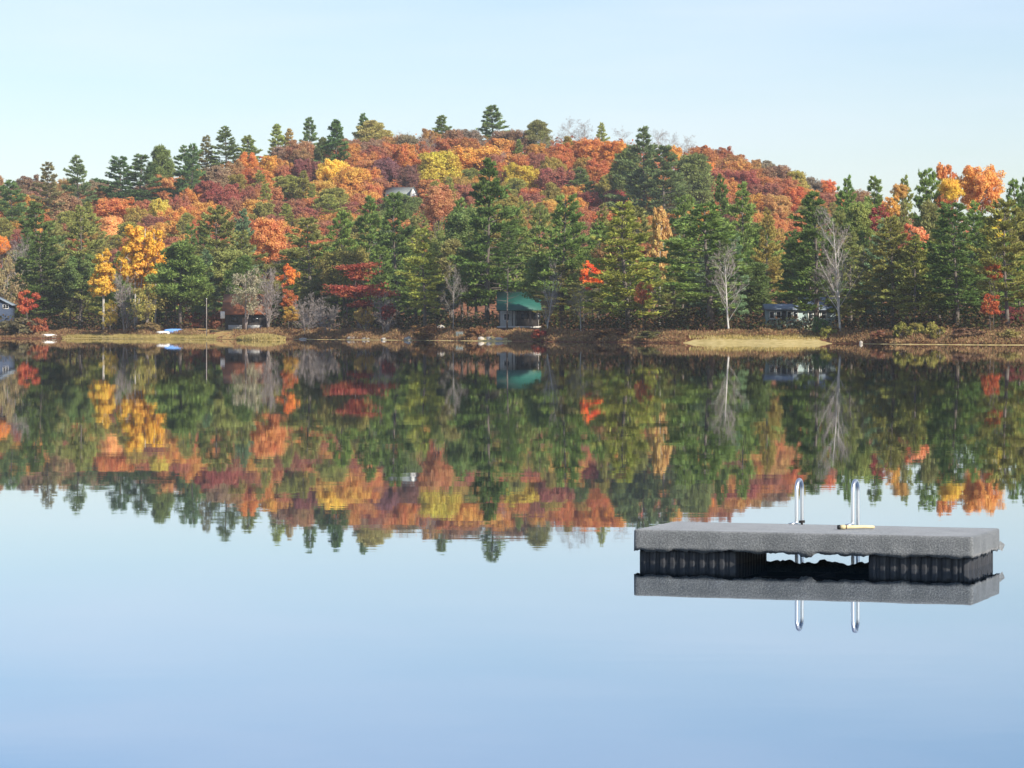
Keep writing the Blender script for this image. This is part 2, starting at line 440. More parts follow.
def gen_crown(seed, H=12.0, Rm=4.0, cb=0.28, lobes=10, clumps=9, leaves=50, size=0.36, needle=False, lobe_r=0.5, squash=0.8, point=0.0, trunk_r=0.2, sparse=1.0, stems=1):
    """leafy crown of clumps gathered into uneven lobes around a branched trunk"""
    R = np.random.default_rng(seed)
    tm = MB()
    fork = H * cb
    for si in range(stems):
        lean = R.normal(0, 0.05 * H * (stems > 1), 2)
        zz = np.linspace(0, H * 0.85, 7)
        path = np.stack([lean[0] * zz / H + 0.12 * np.sin(zz * .5 + seed + si), lean[1] * zz / H + 0.12 * np.cos(zz * .4 + seed), zz], 1)
        tm.tube(path, np.linspace(trunk_r, 0.03, 7), 7)
    LV, LQ, cnt = [], [], 0
    cz, rz = H * (1 + cb) / 2, H * (1 - cb) / 2
    for i in range(lobes):
        u = (i + 0.5) / lobes
        zc = -0.8 + 1.55 * u
        rr = math.sqrt(max(0.05, 1 - zc * zc)) * (1 - point * max(0, zc + 0.3) * 0.7)
        a = i * 2.39996 + R.uniform(-.5, .5)
        q = R.uniform(0.42, 0.78)
        lc = np.array([math.cos(a) * rr * Rm * q, math.sin(a) * rr * Rm * q, cz + zc * rz * 0.80])
        lr = lobe_r * Rm * R.uniform(0.75, 1.25) * (1 - 0.35 * max(0, zc)) * (1 - 0.4 * point * max(0, zc))
        zb = min(H * 0.8, max(fork * 0.8, lc[2] - 0.5 * np.hypot(lc[0], lc[1]) - 0.4))
        bpt = np.array([0, 0, zb])
        branch_to(tm, bpt, lc, trunk_r * 0.4, 0.03, R)
        for j in range(clumps):
            v = unit(R.normal(size=3)); v[2] = v[2] * 0.9 + 0.12
            cc = lc + v * lr * R.uniform(0.45, 1.0) * np.array([1, 1, squash])
            if R.random() < 0.5: branch_to(tm, lc, cc, 0.03, 0.01, R, 3)
            cr = lr * R.uniform(0.34, 0.60)
            m = int(leaves * R.uniform(0.6, 1.3) * sparse)
            w = unit(R.normal(size=(m, 3)))
            P = cc + w * (cr * R.uniform(0.25, 1.1, m) ** 0.6)[:, None] * np.array([1, 1, 0.75])
            nrm = unit(w * 0.8 + unit(cc - np.array([0, 0, cz - rz * .4])) * 0.5 + np.array([0, 0, 0.45]) + R.normal(0, 0.75, (m, 3)))
            if needle:
                V, Qd = blades(R, P, unit(w + np.array([0, 0, 0.5]) + R.normal(0, .4, (m, 3))), size * 1.5, size * 0.5)
            else:
                V, Qd = leafs(R, P, nrm, size)
            LV.append(V); LQ.append(Qd + cnt); cnt += len(V)
    return tm.arrays(), np.vstack(LV), np.vstack(LQ), H, Rm

def gen_layered(seed, H=9.0, Rm=4.2):
    """open maple with flat leaf layers on several thin stems"""
    R = np.random.default_rng(seed)
    tm = MB(); LV, LQ, cnt = [], [], 0
    stems = []
    for s in range(5):
        a = R.uniform(0, 6.28); r = R.uniform(0.3, 1.0)
        top = np.array([math.cos(a) * r * 2.2, math.sin(a) * r * 2.2, H * R.uniform(0.75, 0.98)])
        base = np.array([math.cos(a) * 0.35, math.sin(a) * 0.35, 0])
        t = np.linspace(0, 1, 6)[:, None]
        P = base + (top - base) * t + np.array([0.3 * math.cos(a), 0.3 * math.sin(a), 0]) * np.sin(t * 3.1)
        tm.tube(P, np.linspace(0.10, 0.02, 6), 5); stems.append(P)
    for i in range(30):
        f = R.choice([0.42, 0.55, 0.60, 0.66, 0.82, 0.9, 0.97])
        st = stems[R.integers(0, 5)]
        z = H * (f + R.uniform(-.03, .03))
        p = np.array([np.interp(z, st[:, 2], st[:, 0]), np.interp(z, st[:, 2], st[:, 1]), z])
        a = R.uniform(0, 6.28); L = Rm * R.uniform(0.3, 0.95) * (1.05 - 0.45 * abs(f - 0.62) / 0.4)
        e = p + np.array([math.cos(a) * L, math.sin(a) * L, 0.18 * L])
        branch_to(tm, p - [0, 0, 0.3], e, 0.035, 0.012, R, 3)
        m = 170
        t = R.uniform(0.15, 1.05, m)
        P = p + (e - p) * t[:, None] + R.normal(0, 1, (m, 3)) * np.array([0.55, 0.55, 0.16])
        nrm = unit(np.array([0, 0, 1.0]) + R.normal(0, 0.6, (m, 3)))
        V, Qd = leafs(R, P, nrm, 0.27)
        LV.append(V); LQ.append(Qd + cnt); cnt += len(V)
    return tm.arrays(), np.vstack(LV), np.vstack(LQ), H, Rm

def gen_bare(seed, H=14.0, Rm=3.4, fork=0.2, stems=1, twigs=4, r0=0.15, spread=0.75, ks=(22, 7, 5), tmin=0.012):
    """leafless tree: recursively forked limbs ending in fine twigs (the twigs are returned as the crown)"""
    R = np.random.default_rng(seed)
    tm, tw = MB(), MB()
    def grow(p, d, L, r, lev):
        n = 5
        P = [p]; dd = d.copy()
        for i in range(n):
            dd = unit(dd + R.normal(0, 0.03 if lev == 0 else 0.09, 3) + np.array([0, 0, 0.05]))
            P.append(P[-1] + dd * L / n)
        P = np.array(P)
        (tm if lev < 2 else tw).tube(P, np.linspace(r, r * (0.12 if lev == 0 else 0.4), n + 1), 6 if lev == 0 else (4 if lev == 1 else 3), cap=False)
        if lev >= 4: return
        k = (*ks, twigs)[lev]
        for i in range(k):
            f = R.uniform(fork if lev == 0 else 0.2, 1.0)
            j = f * n; i0 = min(n - 1, int(j)); q = P[i0] + (P[i0 + 1] - P[i0]) * (j - i0)
            a = unit(R.normal(size=3)); a = unit(a - dd * a.dot(dd))
            nd = unit(dd * R.uniform(0.5, 0.9) + a * spread + np.array([0, 0, 0.18]))
            LL = L * R.uniform(0.26, 0.46) * (1.15 - 0.55 * f if lev == 0 else 1)
            grow(q, nd, LL, max(tmin, r * (1 - 0.6 * f) * (0.30 if lev == 0 else 0.42)), lev + 1)
    for s in range(stems):
        a = R.uniform(0, 6.28)
        d = unit(np.array([math.cos(a) * 0.16 * (stems > 1), math.sin(a) * 0.12 * (stems > 1), 1.0]))
        grow(np.array([0.12 * math.cos(a) * (stems > 1), 0.1 * math.sin(a) * (stems > 1), 0.0]), d, H * (1 if s == 0 else 0.8) * 0.93, r0 * (1 if s == 0 else .7), 0)
    V, Qd, T = tw.arrays()
    return tm.arrays(), V, Qd, H, Rm

class Kind:
    def __init__(s, gens, leafm, barkm):
        s.v = []
        for g in gens:
            (TV, TQ, TT), LV, LQ, H, Rm = g
            # real extent of the crown so that width and height can be matched
            zt = np.percentile(LV[:, 2], 99.7); rr = np.percentile(np.abs(LV[:, 0]), 97)
            tr = make_mesh("trunk", TV, TQ, [barkm], tris=TT, smooth=True)
            cr = make_mesh("crown", LV, LQ, [leafm])
            n = len(TV)
            mi = np.concatenate([np.zeros(len(TQ)), np.ones(len(LQ)), np.zeros(len(TT))])
            one = make_mesh("tree", np.vstack([TV, LV]), np.vstack([TQ, LQ + n]), [barkm, leafm], mi, tris=TT)
            s.v.append((tr, cr, one, zt, rr))

K = {}
K['pine'] = Kind([gen_pine(10 + i, 20, 4.6, c, n, 0, t, 1.0, s, ri) for i, (c, n, t, s, ri) in enumerate(
    [(0.14, 66, 0.6, 0.9, 1.0), (0.2, 58, 0.9, 0.85, 0.9), (0.12, 70, 0.5, 0.9, 0.8), (0.24, 54, 1.1, 0.8, 1.0), (0.17, 60, 0.7, 1.0, 1.1), (0.2, 64, 0.9, 0.7, 0.9)])], M['needle'], M['bark'])
K['spruce'] = Kind([gen_pine(40 + i, 14, 4.0, 0.05, 62, 0, 0.35, 1.2, 0.85, 1.2, 0.3) for i in range(4)], M['needle'], M['bark'])
K['bushy'] = Kind([gen_crown(60 + i, 16, 3.8, 0.14, 26, 12, 74, 0.33, True, 0.34, 0.62, p + 0.3, 0.22) for i, p in enumerate((0.3, 0.7, 0.1, 0.5, 0.8))], M['needle'], M['bark'])
K['round'] = Kind([gen_crown(80 + i, 11, 4.0, c, l + 10, 10, 90, 0.25, False, 0.46, 0.8, p, 0.2) for i, (c, l, p) in enumerate(
    [(0.25, 11, 0), (0.22, 13, 0.2), (0.3, 9, 0.1), (0.2, 14, 0.3), (0.28, 10, 0), (0.24, 12, 0.5), (0.2, 12, 0.1)])], M['leaf'], M['bark'])
K['small'] = Kind([gen_crown(90 + i, 8, 2.6, 0.3, 10, 8, 36, 0.26, False, 0.40, 0.6, 0.2, 0.1) for i in range(4)], M['leaf'], M['bark'])
K['column'] = Kind([gen_crown(100 + i, 14, 2.2, 0.3, 15, 8, 60, 0.30, False, 0.50, 1.35, 0.35, 0.15, stems=2) for i in range(3)], M['leaf'], M['palebark'])
K['sparse'] = Kind([gen_crown(110 + i, 10, 3.0, 0.15, 12, 10, 26, 0.24, False, 0.5, 0.9, 0.2, 0.13, stems=3) for i in range(3)], M['leaf'], M['twig'])
K['layered'] = Kind([gen_layered(120), gen_layered(121)], M['leaf'], M['bark'])
K['bare'] = Kind([gen_bare(130, 15, 3, 0.22), gen_bare(131, 14, 3, 0.25, 2), gen_bare(134, 13, 3, 0.12), gen_bare(133, 12, 3, 0.2)], M['twig'], M['palebark'])
M['birchbark'] = simple('white_birch_bark', 'd0cabf', 0.8, 0.18, 2.0, stretch=(2, 2, 1.5))
K['birch'] = Kind([gen_bare(231, 15, 3, 0.16, ks=(26, 7, 5), r0=0.17, spread=0.6), gen_bare(235, 15, 3, 0.18, 2, ks=(20, 7, 5), r0=0.17, spread=0.6), gen_bare(238, 15, 3, 0.12, 2, ks=(18, 6, 5), r0=0.16, spread=0.6)], M['twig'], M['birchbark'])
K['thicket'] = Kind([gen_bare(140 + i, 6, 3, 0.08, 6, 3, 0.05, 0.7, ks=(7, 6, 4), tmin=0.012) for i in range(2)], M['twig'], M['twig'])
K['shrub'] = Kind([gen_crown(150 + i, 1.8, 1.2, 0.05, 8, 7, 30, 0.20, False, 0.5, 0.8, 0, 0.04, stems=3) for i in range(4)], M['leaf'], M['twig'])

TREES = []      # (thing, px, crown centre y, short phrase or None)
def plant(kind, px, top, hw, Y, color, label, name, cat, group, split=True, v=None, H=None, gain=1.0, short=None, X=None, tint=0.06):
    """put one tree at distance Y in picture column px with its top at picture row top and half width hw pixels"""
    kd = K[kind]
    v = rnd.randrange(len(kd.v)) if v is None else v % len(kd.v)
    tr, cr, one, zt, rr = kd.v[v]
    X = px2x(px, Y) if X is None else X
    z0 = gz(X, Y) - 0.1
    h = (y2z(top, Y) - z0) if H is None else H
    r = hw / F * Y
    sc = (r / rr, r / rr * rnd.uniform(0.85, 1.1), h / zt)
    rot = rnd.uniform(0, 6.283)
    c = rgb(color, gain)
    if kind == 'bushy': c = (c[0] * 2.2, c[1] * 1.72, c[2] * 1.5)
    elif kind in ('pine', 'spruce'): c = (c[0] * 2.45, c[1] * 2.0, c[2] * 1.6)
    elif kind in ('round', 'small'): c = (c[0] * 1.28 + .03, c[1] * 1.62 + .02, c[2] * 1.6 + .014)
    else: c = (c[0] * 1.1 + .02, c[1] * 1.25 + .012, c[2] * 1.25 + .008)
    c = tuple(max(0.0, min(1.0, x * rnd.uniform(1 - tint, 1 + tint))) for x in c[:3]) + (1.0,)
    if split:
        o = link(name, None, None, (X, Y, z0))
        a = link("trunk", tr, o); b_ = link("crown", cr, o); b_.color = c
        lim = 1.05 if kind == 'round' else 1.3 if kind == 'shrub' else 1.25 if kind == 'small' else 1.9 if kind == 'bushy' else 9
        if sc[2] > lim * sc[0]:            # a tall tree carries a compact crown on a longer trunk
            b_.scale = (1, 1, lim * sc[0] / sc[2]); b_.location = (0, 0, zt * (1 - lim * sc[0] / sc[2]))
    else:
        o = link(name, one, None, (X, Y, z0)); o.color = c
    o.scale = sc; o.rotation_euler = (0, 0, rot)
    tag(o, label, cat, group)
    cy = 0.5 * (top + HOR - (z0 + 0.3 * h - CAMH) * F / Y)
    TREES.append([o, px, cy, short])
    return o

def hill_y(px, top, H, y0=606, y1=846):
    """distance at which a tree H tall standing on the slope reaches picture row top"""
    for Y in range(y0, y1, 2):
        if gz(px2x(px, Y), Y) + H >= y2z(top, Y): return float(Y)
    return None
def shore_y(px, off):
    Y = 450.0
    for _ in range(10): Y = float(shore(px2x(px, Y)))
    return Y + off

# ------------------------------------------------------------------ buildings on the far shore
def house_frame(name, px, Y, zb=None):
    X = px2x(px, Y)
    o = link(name, None, None, (X, Y, gz(X, Y) if zb is None else zb))
    return o
M['dark_wall'] = simple("dark_boards", "3a3431", 0.8, 0.25, 1.5, stretch=(1, 1, 8))
M['grey_panel'] = simple("weathered_grey_panel", "a7a7a4", 0.8, 0.12, 2)
M['white'] = simple("white_paint", "e9e7e0", 0.6, 0.05, 3)
M['rust_roof'] = simple("rusty_brown_shingles", "8a5233", 0.9, 0.25, 1.2)
M['green_roof'] = simple("green_metal_roof", "1f5a4d", 0.55, 0.10, 1.0)
M['pale_wall'] = simple("pale_grey_boards", "c3c0b8", 0.8, 0.1, 1.5, stretch=(1, 1, 7))
M['blue_wall'] = simple("grey_blue_clapboard", "9aaba8", 0.8, 0.1, 1.5, stretch=(1, 1, 9))
M['blue_roof'] = simple("slate_blue_shingles", "7c8894", 0.7, 0.15, 1.5)
M['sage'] = simple("sage_green_boards", "8f9a84", 0.8, 0.1, 1.5)
M['shingle'] = simple("grey_shingles", "8b918c", 0.8, 0.12, 2)
M['wood'] = simple("brown_deck_wood", "7d6650", 0.85, 0.2, 3)
gm, gnt, gb = mat("window_glass"); gb.inputs["Base Color"].default_value = (0.02, 0.025, 0.03, 1); gb.inputs["Roughness"].default_value = 0.08
M['glass'] = gm

def gable(mb, x0, x1, y0, y1, ze, zr, axis='x', over=0.4, t=0.16):
    """two roof slabs; ridge runs along axis"""
    if axis == 'x':
        ym = (y0 + y1) / 2
        for ya, s in ((y0 - over, -1), (y1 + over, 1)):
            zo = ze - over * (zr - ze) / (ym - y0)
            V = [(x0 - over, ya, zo), (x1 + over, ya, zo), (x1 + over, ym, zr), (x0 - over, ym, zr)]
            V += [(a, b_, c + t) for a, b_, c in V]
            mb.add(V, [(0, 1, 2, 3), (7, 6, 5, 4), (0, 4, 5, 1), (1, 5, 6, 2), (2, 6, 7, 3), (3, 7, 4, 0)])
    else:
        xm = (x0 + x1) / 2
        for xa in (x0 - over, x1 + over):
            zo = ze - over * (zr - ze) / (xm - x0)
            V = [(xa, y0 - over, zo), (xa, y1 + over, zo), (xm, y1 + over, zr), (xm, y0 - over, zr)]
            V += [(a, b_, c + t) for a, b_, c in V]
            mb.add(V, [(0, 1, 2, 3), (7, 6, 5, 4), (0, 4, 5, 1), (1, 5, 6, 2), (2, 6, 7, 3), (3, 7, 4, 0)])
    return mb
def walls(mb, x0, x1, y0, y1, z0, ze, zr, axis='x'):
    """solid body with gable ends, z0 may be below ground"""
    if axis == 'x':
        ym = (y0 + y1) / 2
        V = [(x0, y0, z0), (x0, y1, z0), (x0, y1, ze), (x0, ym, zr), (x0, y0, ze)]
        V += [(x1, b_, c) for a, b_, c in V]
    else:
        xm = (x0 + x1) / 2
        V = [(x1, y0, z0), (x0, y0, z0), (x0, y0, ze), (xm, y0, zr), (x1, y0, ze)]
        V += [(a, y1, c) for a, b_, c in V]
    mb.add(V, [(0, 1, 6, 5), (1, 2, 7, 6), (2, 3, 8, 7), (3, 4, 9, 8), (4, 0, 5, 9)], [(0, 4, 1), (1, 4, 2), (2, 4, 3), (5, 6, 9), (6, 7, 9), (7, 8, 9)])
    return mb
def window(parent, x, z, w, h, y, cols=2, fm='white'):
    """framed window on the front face (towards -y)"""
    f = MB(); t = 0.09
    f.box(x - w / 2, x + w / 2, y - .06, y + .02, z - h / 2, z - h / 2 + t); f.box(x - w / 2, x + w / 2, y - .06, y + .02, z + h / 2 - t, z + h / 2)
    f.box(x - w / 2, x - w / 2 + t, y - .058, y + .02, z - h / 2 + t, z + h / 2 - t); f.box(x + w / 2 - t, x + w / 2, y - .058, y + .02, z - h / 2 + t, z + h / 2 - t)
    for c in range(1, cols):
        xx = x - w / 2 + w * c / cols
        f.box(xx - .03, xx + .03, y - .05, y + .02, z - h / 2 + t, z + h / 2 - t)
    fo = part("window", f, M[fm], parent)
    g = MB(); g.box(x - w / 2 + t * .6, x + w / 2 - t * .6, y - .03, y + .01, z - h / 2 + t * .6, z + h / 2 - t * .6)
    part("pane", g, M['glass'], fo)
    return fo

# dark cabin with a rusty roof (left), front shade put into its wall colour
Y0 = shore_y(245, 17); z0 = y2z(330.5, Y0)
h1 = house_frame("cabin", 245, Y0, z0)
part("wall", walls(MB(), -3.1, 3.3, 0, 6, -1.5, 2.9, 5.6, 'x'), M['dark_wall'], h1)
part("roof", gable(MB(), -3.1, 3.3, 0, 6, 2.9, 5.6, 'x', 0.5), M['rust_roof'], h1)
for x0_, x1_ in ((-2.6, -0.5), (0.4, 2.7)):
    part("wall_panel", MB().box(x0_, x1_, -.08, 0.03, 0.15, 0.85), M['grey_panel'], h1, label="pale grey lower panel on the dark front")
for xx in (-1.6, 1.6): window(h1, xx, 1.75, 1.3, 1.0, 0, 2, 'dark_wall')
d = part("door", MB().box(-0.42, 0.32, -.06, .02, 0.05, 2.0), M['wood'], h1)
part("handle", MB().box(-0.36, -0.28, -.12, -.06, 1.0, 1.06), M['grey_panel'], d)
tag(h1, "dark cabin with rust brown roof and pale lower panels by the lawn", "cabin")
SGN = link("sign_board", None, None, (px2x(222.6, Y0 - 1), Y0 - 1, gz(px2x(222.6, Y0 - 1), Y0 - 1)))
zb = y2z(318.5, Y0 - 1) - SGN.location.z; zt_ = y2z(311.5, Y0 - 1) - SGN.location.z
part("board", MB().box(-0.34, 0.34, -.04, .04, zb, zt_), M['white'], SGN, bevel=.02)
part("post", MB().tube([(0, .08, -.3), (0, .08, zt_)], 0.05, 6), M['wood'], SGN)
tag(SGN, "plain white board on a post at the dark cabin's left corner", "board")

# green roofed cabin (centre)
Y0 = shore_y(520, 30); z0 = y2z(326.5, Y0)
h2 = house_frame("cabin", 520, Y0, z0)
u = Y0 / F
xl, xr = (499 - 520) * u, (541 - 520) * u
ze = (326.5 - 309) * u; zr = (326.5 - 292.5) * u
part("wall", walls(MB(), xl, xr - .3, 2.0, 6.5, -1.2, ze + 0.5, zr - .1, 'x'), M['pale_wall'], h2)
part("roof", gable(MB(), xl, xr - .3, 0.3, 6.7, ze, zr, 'x', 0.35), M['green_roof'], h2)
part("porch_wall", MB().box(-0.5, xr - .35, 1.2, 1.99, 0.05, ze + .3), M['dark_wall'], h2, label="dark porch wall")  # dark block across the right part of the porch
part("porch_deck", MB().box(xl - .3, xr, -.6, 1.98, -.22, 0.04), M['pale_wall'], h2)
for x in (xl + .1, xl + 1.9, -.6, 1.4, xr - .5): part("post", MB().box(x - .07, x + .07, 0.1, 0.24, 0.045, ze - .02), M['dark_wall'], h2)
window(h2, xl + 1.1, 1.35, 0.9, 1.0, 1.995, 2)
for x in (0.6, 2.4): window(h2, x, 1.4, 1.1, 0.9, 1.195, 2, 'dark_wall')
tag(h2, "cabin with teal green metal roof and dark porch among the pines", "cabin")

# blue grey cabin (right)
Y0 = shore_y(800, 26); z0 = y2z(328.5, Y0); u = Y0 / F
h3 = house_frame("cabin", 800, Y0, z0)
X_ = lambda p: (p - 800) * u
Z_ = lambda y: (328.5 - y) * u
part("wall", walls(MB(), X_(767), X_(804), 0, 3.6, -1.2, Z_(309.5), Z_(305.5), 'x'), M['blue_wall'], h3)
part("roof", gable(MB(), X_(767), X_(803), 0, 3.6, Z_(309.5), Z_(305), 'x', 0.35), M['blue_roof'], h3)
part("main_wall", walls(MB(), X_(804.5), X_(836), 0.5, 7.5, -1.2, Z_(309), Z_(298), 'x'), M['blue_wall'], h3)
part("main_roof", gable(MB(), X_(805), X_(836), 0.5, 7.5, Z_(309), Z_(298), 'x', 0.45), M['blue_roof'], h3)
part("foundation", MB().box(X_(767) - .05, X_(836) + .05, -.25, 0.45, -1.2, Z_(320.5)), M['sage'], h3, label="sage green boarded lower wall")
for p in (772, 778.5, 789.5, 795.5): window(h3, X_(p), Z_(315), 5.2 * u, 7.5 * u, -.02, 1)
for p in (811, 817.5, 824): window(h3, X_(p), Z_(315.5), 5.4 * u, 8 * u, 0.48, 1)
d = part("door", MB().box(X_(782), X_(786), -.05, .02, Z_(322), Z_(311)), M['dark_wall'], h3)
part("handle", MB().box(X_(785.2), X_(785.5), -.12, -.05, Z_(317), Z_(316.5)), M['white'], d)
part("chimney", MB().box(X_(827), X_(830), 1.2, 2.1, Z_(308), Z_(293)), M['dark_wall'], h3, bevel=.03)
tag(h3, "blue grey cabin with white framed windows behind the tall birch", "cabin")

# grey cottage behind the bare thicket, left of the layered red maple
Y0 = shore_y(318, 28); z0 = y2z(329, Y0); u = Y0 / F
h4 = house_frame("cottage", 318, Y0, z0)
part("wall", walls(MB(), -2.4, 2.6, 0, 5, -1.2, 3.4, 5.4, 'x'), M['pale_wall'], h4)
part("roof", gable(MB(), -2.4, 2.6, 0, 5, 3.4, 5.4, 'x', 0.4), M['shingle'], h4)
for x in (-1.2, 1.3): window(h4, x, 2.0, 1.0, 1.1, 0, 2)
tag(h4, "pale grey cottage half hidden behind leafless bushes", "cottage")

# dark blue cabin cut by the left edge
Y0 = shore_y(2, 20); z0 = y2z(326, Y0); u = Y0 / F
h5 = house_frame("cabin", 0, Y0, z0)
M['navy'] = simple("dark_blue_boards", "39465c", 0.8, 0.2, 1.5, stretch=(1, 1, 7))
part("wall", walls(MB(), -5, 1.7, 0, 5, -1.5, 3.6, 5.3, 'y'), M['navy'], h5)
part("roof", gable(MB(), -5, 1.7, 0, 5, 3.6, 5.3, 'y', 0.4), M['blue_roof'], h5)
window(h5, 0.95, 3.25, 1.0, 0.8, 0, 2)
tag(h5, "dark blue cabin with a white window at the left edge", "cabin")

# house near the hilltop
px_, zr_y = 402, 187.5
Yh = 780.0
for Yc in range(640, 846, 2):
    if gz(px2x(px_, Yc), Yc) + 6.6 >= y2z(zr_y, Yc): Yh = float(Yc); break
u = Yh / F
h6 = house_frame("house", px_, Yh)
zt = y2z(zr_y, Yh) - h6.location.z; ze = zt - 2.0
part("wall", walls(MB(), -15 * u, 15 * u, 0, 6, -2, ze, zt - .1, 'x'), M['pale_wall'], h6)
part("roof", gable(MB(), -15 * u, 15 * u, 0, 6, ze, zt, 'x', 0.4), M['shingle'], h6)
gx0, gx1 = 8 * u, 15.8 * u
part("gable_wall", walls(MB(), gx0, gx1, -1.0, 3, -2, ze + 0.4, zt + 0.1, 'y'), M['white'], h6)
part("gable_roof", gable(MB(), gx0, gx1, -1.0, 3, ze + 0.4, zt + 0.1, 'y', 0.25, 0.14), M['shingle'], h6)
window(h6, (gx0 + gx1) / 2, ze - 0.5, 0.9, 1.1, -1.0, 2)
for x in (-10 * u, -3 * u, 3.5 * u): window(h6, x, ze - 1.0, 1.1, 1.2, 0, 2)
tag(h6, "grey roofed house with a white gable high on the hillside", "house")

